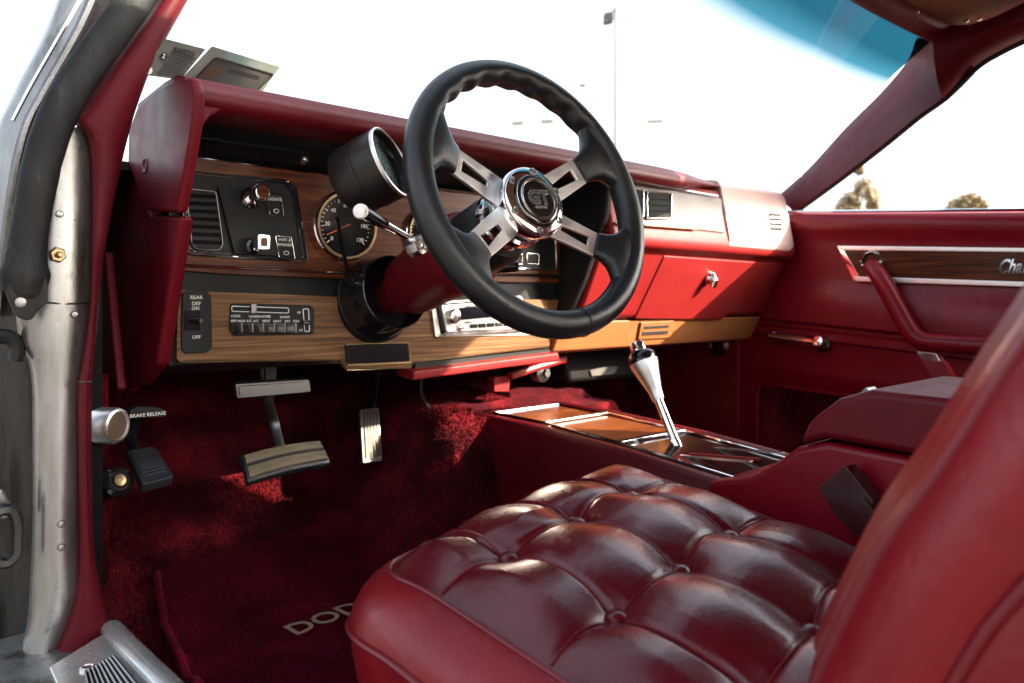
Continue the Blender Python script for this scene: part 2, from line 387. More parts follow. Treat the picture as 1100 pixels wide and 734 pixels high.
def glyph(px, py, w, h, lines, skew=0):
    q = [(px, py), (px+w, py+w*.09), (px+w+skew, py+w*.09+h), (px+skew, py+h)]
    f = obj('symbol_frame', outline(q, YU-.0108, .0005, .002), 'chrome_dull', pl)
    items = []
    for i, t in enumerate(lines):
        p = at(px+w*.5+skew*.3, py+5+i*5.2+w*.05, Y=YU-.0104); items.append((t, p, .0058, 'CENTER'))
    texts(items, 'lettering', 'white', pl)
    c = at(px+w*.52+skew*.7, py+h*.80, Y=YU-.0105)
    obj('symbol', MB().tube([c+Vector((cos(t*pi/6)*.0036, 0, sin(t*pi/6)*.0026)) for t in range(12)], .0005, 5, closed=True), 'white', pl)
glyph(287, 210, 15, 21, ['LIGHTS'], 3); glyph(296, 253.5, 17, 23, ['WIPE &', 'WASHER'], 4)
# round gauges
def gauge(px, py, r, name, nums):
    c = at(px, py, Y=YU-.001); g = obj(name, MB().lathe(c, (0, -1, 0), [(r*.93, 0), (r*.93, .001), (0, .0012)], 48), 'gloss', dash)
    obj('bezel', MB().lathe(c, (0, -1, 0), [(r*1.0, -.002), (r*1.0, .006), (r*.97, .009), (r*.90, .009), (r*.86, .003), (r*.86, .0005)], 56, False), 'brass', g)
    obj('bezel_ring', MB().lathe(c, (0, -1, 0), [(r*1.03, -.002), (r*1.03, .003), (r*1.0, .0045), (r*.99, .003)], 56, False), 'chrome', g)
    tk = MB(); items = []
    for k in range(29):
        a = radians(220-k*260/28); d = Vector((cos(a), 0, sin(a))); L = .1 if k % 4 == 0 else .05
        tk.box(c+d*r*(.80-L/2)+Vector((0, -.002, 0)), d*r*L/2, Vector((0, .0003, 0)), Vector((-d.z, 0, d.x))*.0005)
    obj('tick_marks', tk, 'white', g)
    for k, t in enumerate(nums):
        a = radians(220-k*260/(len(nums)-1)); items.append((t, c+Vector((cos(a)*r*.6, -.002, sin(a)*r*.6-.003)), .0085, 'CENTER'))
    texts(items, 'lettering', 'white', g)
    a = radians(205); d = Vector((cos(a), 0, sin(a)))
    obj('needle', MB().box(c+d*r*.28+Vector((0, -.0035, 0)), d*r*.42, Vector((0, .0004, 0)), Vector((-d.z, 0, d.x))*.0006), 'needle', g)
gauge(371, 243, .051, 'speedometer', ['0', '20', '40', '60', '80', '100', '120'])
gauge(461, 252, .045, 'fuel_gauge', ['E', '', '1/2', '', 'F'])
# right pod behind the wheel
rp = obj('switch_pod', slab([(535, 224), (596, 232), (598, 290), (520, 287)], YU-.004, .004, .004), 'black', dash, bevel=.001)
obj('chrome_frame', outline([(535, 224), (596, 232), (598, 290), (520, 287)], YU-.005, .0013), 'chrome', rp)
for a in (548, 566):
    obj('square_switch', outline([(a, 272), (a+13, 273), (a+13, 284), (a, 283)], YU-.006, .0008), 'chrome_dull', rp)
obj('amber_slab', slab([(497, 179), (526, 184), (524, 190), (503, 187)], .985, .004), 'amber', dash)  # small plain amber slab in the hood recess
hl = obj('hood_lamp', MB().lathe(at(327, 171, Y=.985), (-.2, -1, .2), [(.006, -.01), (.006, .003), (.004, .006), (0, .007)], 16), 'chrome_dull', dash)
obj('lamp_bracket', slab([(312, 164), (345, 166), (352, 178), (318, 176)], .99, .008, .002), 'gloss', hl)
# ---- dark gap, then lower walnut panel
YL = 1.0
lo = [(191, 312), (440, 322), (600, 322), (590, 372), (444, 388), (440, 395), (373, 397), (364, 386), (194, 389), (190, 384)]
lp = obj('lower_panel', slab(lo, YL, .012), 'wood2', dash)
obj('panel_edge', MB().tube(pY([(190, 384), (194, 389), (364, 386.5), (373, 397), (440, 395), (445, 388.5), (590, 372.5)], YL-.001), .0015, 6), 'brass', lp)
# rear defogger switch
ds = obj('defogger_switch', slab([(196, 314), (221, 312), (227, 318), (228, 374), (222, 379), (198, 380), (195, 374)], YL-.004, .004, .004), 'black', dash, bevel=.0012)
obj('rocker', slab([(199, 334), (215, 334), (215, 355), (199, 355)], YL-.0065, .003, .001), 'gloss', ds)
obj('toggle', MB().tube([at(205, 345, Y=YL-.006), at(213, 345, Y=YL-.02), at(216, 345, Y=YL-.026)], [.0045, .0035, .003], 10), 'gunmetal', ds)
texts([('REAR', at(211, 321.5, Y=YL-.0042), .0068, 'CENTER'), ('DEF', at(211, 328, Y=YL-.0042), .0068, 'CENTER'), ('ON', at(210, 333, Y=YL-.0042), .0062, 'CENTER'), ('OFF', at(211, 364, Y=YL-.0042), .0062, 'CENTER')], 'lettering', 'white', ds)
# climate control
cc = obj('climate_control', slab([(248, 326), (334, 328), (338, 333), (337, 359), (251, 361), (247, 355)], YL-.004, .004, .004), 'black', dash, bevel=.0012)
obj('slider_slot', outline([(249, 329), (310, 331), (310, 336.5), (249, 334.5)], YL-.0048, .0006, .002), 'white', cc)
obj('slider_slot', outline([(325.5, 332), (331.5, 332), (332.5, 356), (327.5, 356.5)], YL-.0048, .0006, .002), 'white', cc)
obj('slider', MB().prism(pY([(270, 326.5), (276, 326.5), (276, 337), (270, 337)], YL-.010), (0, .006, 0)), 'gunmetal', cc, bevel=.0008)
obj('slider', MB().prism(pY([(326, 344), (334, 344), (334, 349), (326, 349)], YL-.010), (0, .006, 0)), 'gloss', cc, bevel=.0008)
for i in range(6):
    a = 250+i*11.6
    obj('push_button', MB().prism(pY([(a, 348), (a+9, 348), (a+9, 358), (a, 358)], YL-.011), (0, .008, 0)), 'gloss', cc, bevel=.0008)
    obj('button_edge', MB().prism(pY([(a+9.3, 347.5), (a+10.6, 347.5), (a+10.6, 357), (a+9.3, 357)], YL-.0085), (0, .004, 0)), 'gunmetal', cc)
S = .0048
texts([('COOL', at(248, 341, Y=YL-.0042), S, 'LEFT'), ('TEMPERATURE', at(279, 341.5, Y=YL-.0042), S, 'CENTER'), ('WARM', at(306, 342, Y=YL-.0042), S, 'CENTER'),
       ('OFF', at(251, 346.2, Y=YL-.0042), S, 'CENTER'), ('MAX A/C', at(263, 346.2, Y=YL-.0042), S, 'CENTER'), ('A/C', at(275, 346.2, Y=YL-.0042), S, 'CENTER'), ('VENT', at(286, 346.2, Y=YL-.0042), S, 'CENTER'),
       ('HEAT', at(298, 346.4, Y=YL-.0042), S, 'CENTER'), ('DEF', at(309, 346.4, Y=YL-.0042), S, 'CENTER'), ('FAN', at(318, 346.4, Y=YL-.0042), S, 'CENTER'), ('HI', at(321, 337, Y=YL-.0042), S, 'CENTER'), ('LO', at(323, 356, Y=YL-.0042), S, 'CENTER')],
      'lettering', 'white', cc)
# ash tray
ash = obj('ash_tray', slab([(373, 371), (438, 369), (440, 388), (375, 391)], YL-.008, .02, .002), 'gloss', dash, bevel=.002)
obj('chrome_frame', outline([(372, 370), (439.5, 368), (441, 389.5), (374, 392.5)], YL-.003, .0011, .002), 'brass', ash)
# radio
rd = obj('car_radio', slab([(463, 325), (560, 318), (578, 360), (468, 362)], YL-.004, .006, .003), 'alu', dash, bevel=.001)
obj('recess', slab([(468, 327), (560, 320), (566, 354), (474, 359)], YL-.0055, .003, .003), 'gloss', rd)
obj('face_plate', slab([(474, 328), (562, 322), (566, 352), (480, 357)], YL-.012, .007, .004), 'alu', rd, bevel=.0015)
obj('display', slab([(493, 331), (560, 326), (561, 338), (495, 344)], YL-.0135, .003, .002), 'lcd', rd)
obj('volume_knob', MB().lathe(at(486, 340, Y=YL-.012), (0, -1, 0), [(.0125, 0), (.0125, .008), (.0105, .0105), (.006, .0115)], 28), 'chrome_dull', rd)
obj('small_knob', MB().lathe(at(494, 352, Y=YL-.012), (0, -1, 0), [(.0055, 0), (.0055, .003), (.003, .0045)], 18), 'chrome_dull', rd)
for i in range(6):
    a = 506+i*9; b = 351.5-i*.55
    obj('preset_button', MB().prism(pY([(a, b-3), (a+7, b-3.4), (a+7, b+.8), (a, b+1.2)], YL-.0145), (0, .004, 0)), 'black', rd, bevel=.0006)
obj('bottom_strip', slab([(478, 358), (568, 352), (569, 355), (479, 361)], YL-.013, .004), 'chrome_dull', rd)
texts([('COMPACT DISC', at(499, 330.5, Y=YL-.0128), .0036, 'LEFT'), ('SOURCE', at(499, 347.5, Y=YL-.0128), .0042, 'LEFT')], 'lettering', 'ink', rd)
# black strip under radio corner
obj('lower_lip', slab([(446, 390), (592, 374), (600, 378), (596, 384), (446, 402)], YL+.004, .02), 'black', dash)

# ---- passenger side
prof = [(1.20, .19), (.905, .236), (.886, .145), (.880, .120), (.884, .100), (.905, .094), (.965, -.035), (1.0, -.045), (1.20, -.045)]
ps = [[Vector((x, y, z)) for y, z in prof] for x in (XW+.004, 1.2, 1.4, XR)]
obj('passenger_fascia', MB().loft(ps), 'redplastic', dash, bevel=.008, seg=4)
def on_strip(pts, lift): # points on the leaning strip face between (.905,.236) and (.886,.145)
    out = []
    for a, b in pts:
        r = ray(a, b)
        # plane through (y=.905,z=.236),(y=.886,z=.145): normal in YZ
        n = Vector((0, -.979, .204)); p0 = Vector((0, .905, .236))+n*lift
        out.append(r*(p0.dot(n)/r.dot(n)))
    return out
SN = Vector((0, .979, -.204))
st = obj('applique_strip', MB().prism(on_strip([(668, 194), (776, 212), (779, 251), (744, 247), (668, 241)], .004), SN*.012), 'silver', dash, bevel=.0055, seg=4)
obj('trim_strip', MB().tube(on_strip([(660, 192), (771, 211)], .0075), .002, 8), 'chrome', st)
obj('trim_strip', MB().tube(on_strip([(660, 240), (748, 246.5)], .0065), .0025, 8), 'brass', st)
for (x0, x1, y0, y1) in ((672, 691, 203, 233), (695, 721, 206, 235)):
    v = obj('air_vent', MB().prism(on_strip([(x0, y0), (x1, y0+2), (x1, y1), (x0, y1)], .0065), SN*.005), 'matte', dash)
    obj('vent_frame', MB().tube(round_poly(on_strip([(x0, y0), (x1, y0+2), (x1, y1), (x0, y1)], .0075), .003, 3), .0024, 8, closed=True), 'chrome_dull', v)
    lv = MB()
    for k in range(4):
        yy = y0+6+k*6.3; lv.prism(on_strip([(x0+1, yy), (x1-1, yy+1), (x1-1, yy+2.4), (x0+1, yy+1.6)], .009), SN*.003)
    obj('louvres', lv, 'matte', v)
pv = obj('air_vent', MB().prism(on_strip([(826, 229), (839, 230), (840, 248), (828, 247)], .0070), SN*.005), 'matte', dash)
lv = MB()
for k in range(3): lv.prism(on_strip([(828, 232.5+k*5), (838, 233+k*5), (838, 234.6+k*5), (828, 234.2+k*5)], .008), SN*.002)
obj('louvres', lv, 'white', pv)
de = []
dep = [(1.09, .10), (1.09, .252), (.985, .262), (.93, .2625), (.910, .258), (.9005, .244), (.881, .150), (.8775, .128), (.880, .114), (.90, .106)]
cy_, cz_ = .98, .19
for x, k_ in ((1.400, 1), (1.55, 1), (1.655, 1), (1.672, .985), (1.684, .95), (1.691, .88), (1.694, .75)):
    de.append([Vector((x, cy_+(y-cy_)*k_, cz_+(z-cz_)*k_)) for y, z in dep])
obj('dash_end', MB().loft(de), 'glare_vinyl', dash, bevel=.004, seg=3)  # sun glare on the dash end is painted into its pale colour
# glove box: door on the sloping fascia
gn = Vector((0, -.129, -.06)).normalized()
if gn.y > 0: gn = -gn
def on_glove(pts, lift):
    p0 = Vector((0, .905, .094))+gn*lift
    return [ray(a, b)*(p0.dot(gn)/ray(a, b).dot(gn)) for a, b in pts]
gd = obj('glovebox_door', MB().prism(on_glove([(714, 275), (842, 284), (775, 344), (682, 343)], .003), -gn*.010), 'redplastic', dash, bevel=.003, seg=3)
lc = on_glove([(763, 299)], .007)[0]
lk = obj('latch', MB().lathe(lc, gn+Vector((0, 0, .2)), [(.014, -.002), (.014, .002), (.011, .006), (.006, .0065)], 24), 'chrome', gd)
obj('latch_finger', MB().tube([lc+gn*.005+Vector((0, 0, .012)), lc+gn*.012+Vector((0, 0, 0)), lc+gn*.007+Vector((0, 0, -.016))], [.006, .008, .007], 12), 'chrome', gd)
# tan lower strip with vent
ts_ = [[Vector((x, y, z)) for y, z in [(.972, -.042), (1.0, -.098), (1.03, -.105), (1.06, -.042)]] for x in (.99, XR)]
tn = obj('tan_strip', MB().loft(ts_), 'beige', dash, bevel=.004)
tnn = Vector((0, -.056, -.028)).normalized()*-1
tnn = Vector((0, -.894, -.447))
def on_tan(pts, lift):
    p0 = Vector((0, .972, -.042))+tnn*lift
    return [ray(a, b)*(p0.dot(tnn)/ray(a, b).dot(tnn)) for a, b in pts]
tv = obj('air_vent', MB().prism(on_tan([(689, 347), (724, 345), (721, 363), (686, 365)], .004), -tnn*.004), 'beige', dash, bevel=.001)
obj('vent_slot', MB().prism(on_tan([(693, 351), (719, 349.5), (718, 352), (692, 353.5)], .0052), -tnn*.003), 'ink', tv)
obj('vent_slot', MB().prism(on_tan([(691, 357), (718, 355.5), (717, 359), (690, 360.5)], .0052), -tnn*.003), 'ink', tv)

# ---- under-dash
ud = thing('underdash_duct', (.98, 1.08, -.18), 'red metal brace and black heater box hanging below the middle of the dashboard', 'heater duct')
obj('brace', MB().prism(pY([(444, 399), (600, 379), (602, 388), (545, 395), (444, 409)], .985), (0, .05, .004)), 'redplastic', ud, bevel=.003)
obj('brace_foot', MB().prism(pY([(531, 405), (549, 403), (547, 421), (531, 421)], 1.06), (0, .02, 0)), 'redplastic', ud, bevel=.002)
obj('brace_arm', MB().tube(pY([(548, 404), (575, 395), (606, 386)], 1.05), .008, 8), 'redplastic', ud)
obj('heater_box', MB().prism(pY([(606, 372), (700, 368), (698, 405), (612, 412)], 1.09), (0, .12, 0)), 'black', ud, bevel=.012, seg=3)
obj('heater_label', slab([(634, 398), (650, 394), (664, 394), (660, 402), (636, 404)], 1.086, .003), 'paper', ud)
obj('blower_nub', MB().lathe(at(584, 401, Y=1.06), (0, -1, 0), [(.018, -.02), (.018, 0), (.008, .004), (.007, .012)], 18), 'gunmetal', ud)
obj('wire', MB().tube(smooth_path(pY([(455, 398), (452, 420), (462, 440)], 1.1)), .003, 6), 'black', ud)
ub = thing('latch_bar', (.55, 1.06, -.13), 'flat grey metal bar hanging under the wood panel above the brake pedal', 'latch bar')
obj('bar', MB().prism(round_poly(pY([(253, 413), (332, 408), (334, 421), (255, 428)], 1.03), .003), (0, .012, .003)), 'gunmetal', ub, bevel=.002)
obj('plate', MB().prism(round_poly(pY([(257, 415.5), (328, 410.5), (329, 419), (258, 425)], 1.027), .002), (0, .004, .001)), 'gunmetal', ub, bevel=.001)
obj('hanger', MB().box(at(290, 404, Y=1.05), (.008, 0, 0), (0, .004, 0), (0, 0, .03)), 'black', ub)

# ================================================================== STEERING COLUMN
XC = .617
WC = Vector((.6165, .652, .1254)); tau = .309; yaw = -.043
Wn = Vector((sin(yaw)*cos(tau), -cos(yaw)*cos(tau), sin(tau))); Wu = Vector((cos(yaw), sin(yaw), 0)); Wv = Wn.cross(Wu)
roll = radians(3)
Wu, Wv = Wu*cos(roll)+Wv*sin(roll), Wv*cos(roll)-Wu*sin(roll)
def W(a, b, c): return WC+Wu*a+Wv*b+Wn*c
col = thing('steering_column', (.617, 1.0, -.02), 'dark red steering column with black bell shroud coming out of the wood panel', 'steering column')
base = W(0, -.012, -.385); ax = Wn
obj('column_tube', MB().lathe(base, ax, [(.030, -.02), (.030, .07), (.038, .075), (.045, .08), (.048, .10), (.050, .17), (.0515, .174), (.0515, .176), (.053, .18), (.054, .235), (.050, .245), (.044, .25)], 48), 'vinyl', col, ang=30)
obj('upper_shroud', MB().lathe(base, ax, [(.043, .24), (.046, .252), (.046, .30), (.040, .312)], 48), 'black', col)
bc = at(402, 333, Y=.985)
bell = obj('bell_shroud', MB().lathe(at(404, 322, Y=1.0), (.02, -1, .22), [(.064, -.03), (.064, .004), (.060, .03), (.056, .055), (.0545, .056), (.053, .05), (.050, .02), (.020, .01), (0, .01)], 56), 'gloss', col, ang=30)
obj('bell_edge', MB().lathe(at(404, 322, Y=1.0), (.02, -1, .22), [(.0665, -.03), (.0665, .002), (.0645, .004), (.064, .0)], 56, False), 'black', bell)
# turn signal lever
l0 = W(-.05, -.03, -.13); l1 = at(387, 227, Y=.70); l0 = at(452, 262, Y=.735)
lev = obj('signal_lever', MB().tube([at(458, 265, Y=.75), l0, l0+(l1-l0)*.45, l1], [.005, .0038, .0042, .0065], 12), 'chrome', col)
dl = (l1-l0).normalized()
obj('lever_grip', MB().tube([l0+(l1-l0)*.6, l0+(l1-l0)*.63, l1], [.0045, .0062, .0078], 14), 'gloss', lev)
obj('lever_tip', MB().lathe(l1-dl*.001, dl-Vector((0, .6, 0)), [(.0075, -.004), (.0085, 0), (.0078, .003), (.004, .005)], 20), 'white', lev)
hz = at(449, 264, Y=.73)
obj('lever_socket', MB().lathe(hz, (.2, -1, .2), [(.012, -.01), (.0125, 0), (.0115, .006), (.007, .007), (.006, .002), (.0, .001)], 8), 'chrome_dull', col, ang=20)
obj('lever_bezel', MB().lathe(at(545, 287, Y=.80), (.9, -.5, .1), [(.008, -.05), (.0085, 0), (.0095, .012), (.007, .016)], 16), 'gloss', col)

# ================================================================== STEERING WHEEL
sw = thing('steering_wheel', WC, 'black leather four spoke steering wheel with polished chrome hub', 'steering wheel')
RM = .1625
rows = []
for i in range(240):
    t = 2*pi*i/240; deg = math.degrees(t) % 360
    w = 0
    if 30 < deg < 150: w = .0028*(0.5+.5*cos(deg*pi/180*27))*min(1, (deg-30)/8, (150-deg)/8)
    if 345 < deg or deg < 12 or 168 < deg < 195: pass
    ring = []
    for k in range(20):
        q = 2*pi*k/20; rr = .0166
        x = cos(q)*rr; z = sin(q)*rr*1.05
        if x < 0: x *= 1-w/.0172*1.6
        ring.append(W((RM+x)*cos(t), (RM+x)*sin(t), z))
    rows.append(ring)
rim = MB().grid(rows, cu=True, cv=True)
# leather-wrapped roots where the spokes meet the rim
SP = [24, -32, 156, -148]; HC = (0, -.004, -.022)
def spoke_pt(ang, r, side, c):
    a = radians(ang); d = Vector((cos(a), sin(a))); n = Vector((-d.y, d.x))
    p = d*r+n*side; return W(p.x, p.y+HC[1]*(1-r/.165), c)
for a in SP:
    secs = []
    for r, wd, c, h in ((.109, .0180, -.0105, .0060), (.113, .0185, -.0095, .0080), (.121, .0200, -.007, .0095), (.132, .026, -.003, .012), (.145, .037, -.001, .013), (.156, .050, 0, .012)):
        sec = []
        for k in range(16):
            q = 2*pi*k/16; cs, sn = cos(q), sin(q)
            sx = math.copysign(abs(cs)**.6, cs)*wd; sz = math.copysign(abs(sn)**.7, sn)*h
            rr = r - (abs(sx)/.05)**2*.012 if r > .14 else r
            sec.append(spoke_pt(a, rr, sx, c+sz))
        secs.append(sec)
    rim.loft(secs)
obj('rim', rim, 'rim', sw, ang=50)
obj('rim_seam', MB().tube([W((RM+cos(q)*.0174)*cos(radians(-83)), (RM+cos(q)*.0174)*sin(radians(-83)), sin(q)*.0183) for q in [k*pi/12 for k in range(24)]], .0006, 5, closed=True), 'ink', sw)
for a in SP:
    # flat plate with a tapered slot, four bars around the slot
    mb = MB(); th = .0045
    o = [(.030, -.0205), (.120, -.0175), (.120, .0175), (.030, .0205)]
    i_ = [(.058, -.0040), (.099, -.0080), (.099, .0080), (.058, .0040)]
    def cz(r): return -.026+(r-.03)/.08*.014
    def pt(p, dz): return spoke_pt(a, p[0], p[1], cz(p[0])+dz)
    fr_o = [pt(p, th/2) for p in o]; fr_i = [pt(p, th/2) for p in i_]; bk_o = [pt(p, -th/2) for p in o]; bk_i = [pt(p, -th/2) for p in i_]
    fs = []
    for k in range(4):
        j = (k+1) % 4
        fs += [(k, j, 4+j, 4+k), (8+j, 8+k, 12+k, 12+j), (k, 8+k, 8+j, j), (4+j, 12+j, 12+k, 4+k)]
    mb.add(fr_o+fr_i+bk_o+bk_i, fs)
    obj('spoke', mb, 'alu', sw, bevel=.0009)
hc = W(0, -.006, -.012)
hub = obj('hub', MB().lathe(hc, Wn, [(.030, -.085), (.036, -.08), (.038, -.06), (.041, -.058), (.041, -.050), (.038, -.048), (.038, -.040), (.044, -.036), (.044, -.026), (.040, -.024), (.041, -.012), (.0445, -.006), (.0462, .002), (.0448, .008), (.042, .0105), (.034, .0115), (.0335, .009)], 64), 'chrome', sw, ang=40)
for k in range(6):
    t = radians(20+60*k); c = hc+(Wu*cos(t)+Wv*sin(t))*.0390+Wn*.0108
    obj('bolt', MB().lathe(c, Wn, [(.0048, -.001), (.0048, .0012), (.0038, .0018), (.003, .0016), (.0028, -.0002), (0, -.0002)], 16), 'gunmetal', sw)
hb = obj('horn_button', MB().lathe(hc, Wn, [(.0335, .008), (.0335, .0125), (.031, .015), (.028, .0158), (.0, .0172)], 48), 'gloss', sw)
for r_, z_ in ((.0315, .0148), (.0265, .0164), (.0245, .0166)):
    obj('emblem_ring', MB().tube([hc+Wn*z_+(Wu*cos(k*pi/24)+Wv*sin(k*pi/24))*r_ for k in range(48)], .0006, 6, closed=True), 'chrome_dull', hb)
text('GT', hc+Wn*.0172-Wv*.0065, Wu, Wv, .024, 'ink', hb, 'lettering', 'CENTER', .0006, 0, .0006)
text('GT', hc+Wn*.0168-Wv*.0065, Wu, Wv, .024, 'plate', hb, 'lettering', 'CENTER', .0004, 0, .0016)
obj('emblem_bar', MB().box(hc+Wn*.0173-Wv*.0115, Wu*.009, Wv*.0016, Wn*.0006), 'plate', hb)

# ================================================================== TACHOMETER on the column
tf = at(421, 174, Y=.835); tb = at(371, 199, Y=.893); ta = (tf-tb).normalized()
tc = thing('tachometer', tb, 'round black tachometer with pale dial strapped on the steering column', 'tachometer'); TL = (tf-tb).length
obj('housing', MB().lathe(tb, ta, [(.010, -.004), (.036, -.002), (.0445, .004), (.047, .012), (.0475, TL*.52), (.0485, TL*.54), (.0485, TL*.98), (.0475, TL), (.0455, TL), (.0448, TL-.020), (.0, TL-.021)], 64), 'tach', tc, ang=25)
obj('bezel', MB().lathe(tb, ta, [(.0487, TL-.003), (.0487, TL+.0012), (.0468, TL+.002), (.0455, TL-.001)], 64, False), 'alu', tc)
dlp = obj('dial', MB().lathe(tb, ta, [(.0446, TL-.0195), (.0446, TL-.019), (0, TL-.0188)], 48), 'dial', tc)
tx = Vector((1, 0, 0)); tx = (tx-ta*tx.dot(ta)).normalized(); ty = ta.cross(tx); ty = ty if ty.z > 0 else -ty
dc = tb+ta*(TL-.0185); tk = MB()
for k in range(33):
    a = radians(230-k*280/32); d = tx*cos(a)+ty*sin(a); L = .009 if k % 4 == 0 else .005
    tk.box(dc+d*(.041-L/2), d*L/2, ta*.0002, ta.cross(d)*.0005)
obj('tick_marks', tk, 'ink', dlp)
for k in range(9):
    a = radians(230-k*280/8); d = tx*cos(a)+ty*sin(a)
    text(str(k), dc+d*.027-ty*.003, tx, ty, .008, 'ink', dlp, 'lettering', 'CENTER', .0002)
obj('pointer', MB().box(dc+(tx*cos(2.1)+ty*sin(2.1))*.014+ta*.002, (tx*cos(2.1)+ty*sin(2.1))*.018, ta*.0004, ta.cross(tx*cos(2.1)+ty*sin(2.1))*.0012), 'needle', tc)
obj('pointer_hub', MB().lathe(dc, ta, [(.006, 0), (.006, .004), (.0045, .005)], 20), 'gloss', tc)
obj('lens', MB().lathe(tb, ta, [(.0454, TL-.006), (.0454, TL-.005), (0, TL-.0045)], 40), 'clear', tc)
obj('cable', MB().tube(smooth_path([at(362, 235, Y=.93), at(368, 268, Y=.96), at(376, 300, Y=.975), at(384, 325, Y=.985)]), .0032, 8), 'gloss', tc)

# ================================================================== CENTRE CONSOLE
con = thing('centre_console', (.95, .55, -.45), 'dark red centre console with wood insert and raised armrest box', 'console')
CX0, CX1 = .84, 1.06
def conz(y):  # top height along the console
    pts = [(-.2, -.245), (.36, -.245), (.50, -.240), (.70, -.2200), (.93, -.2060), (1.10, -.2060)]
    for (a, b), (c, d) in zip(pts, pts[1:]):
        if y <= c: return b+(d-b)*(y-a)/(c-a)
    return pts[-1][1]
secs = []
for y in [1.085, 1.08, 1.05, 1.0, .9, .8, .7, .6, .55, .5, .45]:
    z = conz(y); fr = 0
    if y > 1.06: z -= (y-1.06)*.8
    secs.append([Vector((CX0-.012, y, -.47)), Vector((CX0-.004, y, z-.035)), Vector((CX0, y, z-.012)), Vector((CX0+.008, y, z-.002)), Vector((CX0+.02, y, z)), Vector((CX0+.028, y, z-.003)),
                 Vector((CX1-.028, y, z-.003)), Vector((CX1-.02, y, z+.004)), Vector((CX1-.008, y, z+.004)), Vector((CX1, y, z-.008)), Vector((CX1+.004, y, z-.035)), Vector((CX1+.012, y, -.47))])
obj('console_body', MB().loft(secs), 'console', con, ang=50)
# rear box: side wall swept up to the armrest
riser = [(.56, -.238), (.50, -.222), (.46, -.195), (.436, -.175), (.40, -.164), (.30, -.168), (.12, -.177), (-.2, -.188), (-.2, -.47), (.56, -.47)]
obj('console_bin', MB().prism([Vector((CX0-.003, y, z)) for y, z in riser], (CX1-CX0+.006, 0, 0)), 'door', con, bevel=.008, seg=3)
lid = [(.432, -.172), (.418, -.140), (.385, -.112), (.35, -.099), (.10, -.103), (-.2, -.113), (-.2, -.182), (.12, -.172), (.30, -.163), (.40, -.159)]
obj('armrest_lid', MB().prism([Vector((CX0-.008, y, z)) for y, z in lid], (CX1-CX0+.016, 0, 0)), 'vinyl', con, bevel=.009, seg=4)
def onc(px, py, lift): # on the console's sunken top
    z = -.22
    for _ in range(6):
        p = at(px, py, Z=z); z = conz(p.y)-.003+lift
    return at(px, py, Z=z)
ins = obj('wood_insert', MB().prism([Vector((x, y, conz(y)-.0035+.004)) for x, y in ((CX0+.032, 1.02), (CX0+.032, .735), (CX1-.034, .735), (CX1-.034, 1.02))], (0, 0, -.004)), 'wood', con)
for x in (CX0+.030, CX1-.031):
    obj('chrome_rail', MB().tube([Vector((x, y, conz(y)+.001)) for y in (1.03, .9, .735, .56, .52)], .0026, 8), 'chrome', con)
for y, w_ in ((1.03, .008), (.735, .007)):
    obj('chrome_bar', MB().box(Vector((.949, y, conz(y)+.001)), ((CX1-CX0)/2-.03, 0, 0), (0, w_, -.0005), (0, 0, .003)), 'chrome', con, bevel=.001)
obj('wood_divider', MB().box(Vector((.949, .90, conz(.90)+.002)), (.078, 0, 0), (0, .004, 0), (0, 0, .0015)), 'chrome_dull', con)
gp = obj('shifter_gate', MB().prism([Vector((x, y, conz(y)-.003+.0025)) for x, y in ((CX0+.032, .727), (CX0+.032, .53), (CX1-.034, .53), (CX1-.034, .727))], (0, 0, -.003)), 'gloss', con)
for x in (.905, .925, .99):
    obj('gate_strip', MB().box(Vector((x, .63, conz(.63)+.001)), (.004, 0, 0), (0, .095, -.0085), (0, 0, .0014)), 'chrome_dull' if x != .925 else 'redplastic', gp)
obj('gate_end', MB().box(Vector((.949, .528, conz(.528)+.002)), (.08, 0, 0), (0, .010, -.001), (0, 0, .0025)), 'chrome', gp, bevel=.001)
obj('lid_latch', MB().box(Vector((.95, .400, -.118)), (.014, 0, 0), (0, .006, -.006), (0, .004, .004)), 'gunmetal', con, bevel=.002)
# shifter
sb = Vector((.950, .690, conz(.69))); s1 = at(683, 368, X=.945); sd = (s1-sb).normalized(); SL = (s1-sb).length
gs = thing('gear_shifter', sb, 'polished metal gear shifter with cone shaped handle on the console', 'gear shifter')
obj('rod', MB().lathe(sb, sd, [(.0085, -.01), (.0085, .004), (.0075, .008), (.0072, SL*.45)], 24), 'chrome', gs)
obj('handle', MB().lathe(sb, sd, [(.0095, SL*.42), (.0105, SL*.46), (.0105, SL*.49), (.0125, SL*.54), (.0185, SL*.68), (.0225, SL*.77), (.0228, SL*.80)], 36), 'alu', gs)
obj('collar', MB().lathe(sb, sd, [(.0226, SL*.80), (.0230, SL*.82), (.0215, SL*.87), (.0150, SL*.91), (.012, SL*.915)], 36), 'gloss', gs)
obj('release_button', MB().lathe(sb, sd, [(.0125, SL*.90), (.0125, SL*.97), (.0110, SL*.995), (.006, SL*1.0), (0, SL)], 28), 'chrome', gs)
# seat belt buckle on the console's left side
sbk = thing('seat_belt_buckle', at(915, 530, X=.82), 'dark red seat belt buckle standing between the tufted seat and the console', 'belt buckle')
bA = at(880, 520, X=.815)
obj('buckle_housing', MB().prism(round_poly([at(a, b, X=.80) for a, b in ((879, 523), (908, 500), (940, 541), (898, 556))], .004), (.022, 0, 0)), 'buckle', sbk, bevel=.004, seg=3)
obj('buckle_sleeve', MB().prism(round_poly([at(a, b, X=.795) for a, b in ((897, 553), (926, 534), (952, 566), (925, 582))], .003), (.026, 0, 0)), 'buckle', sbk, bevel=.003)

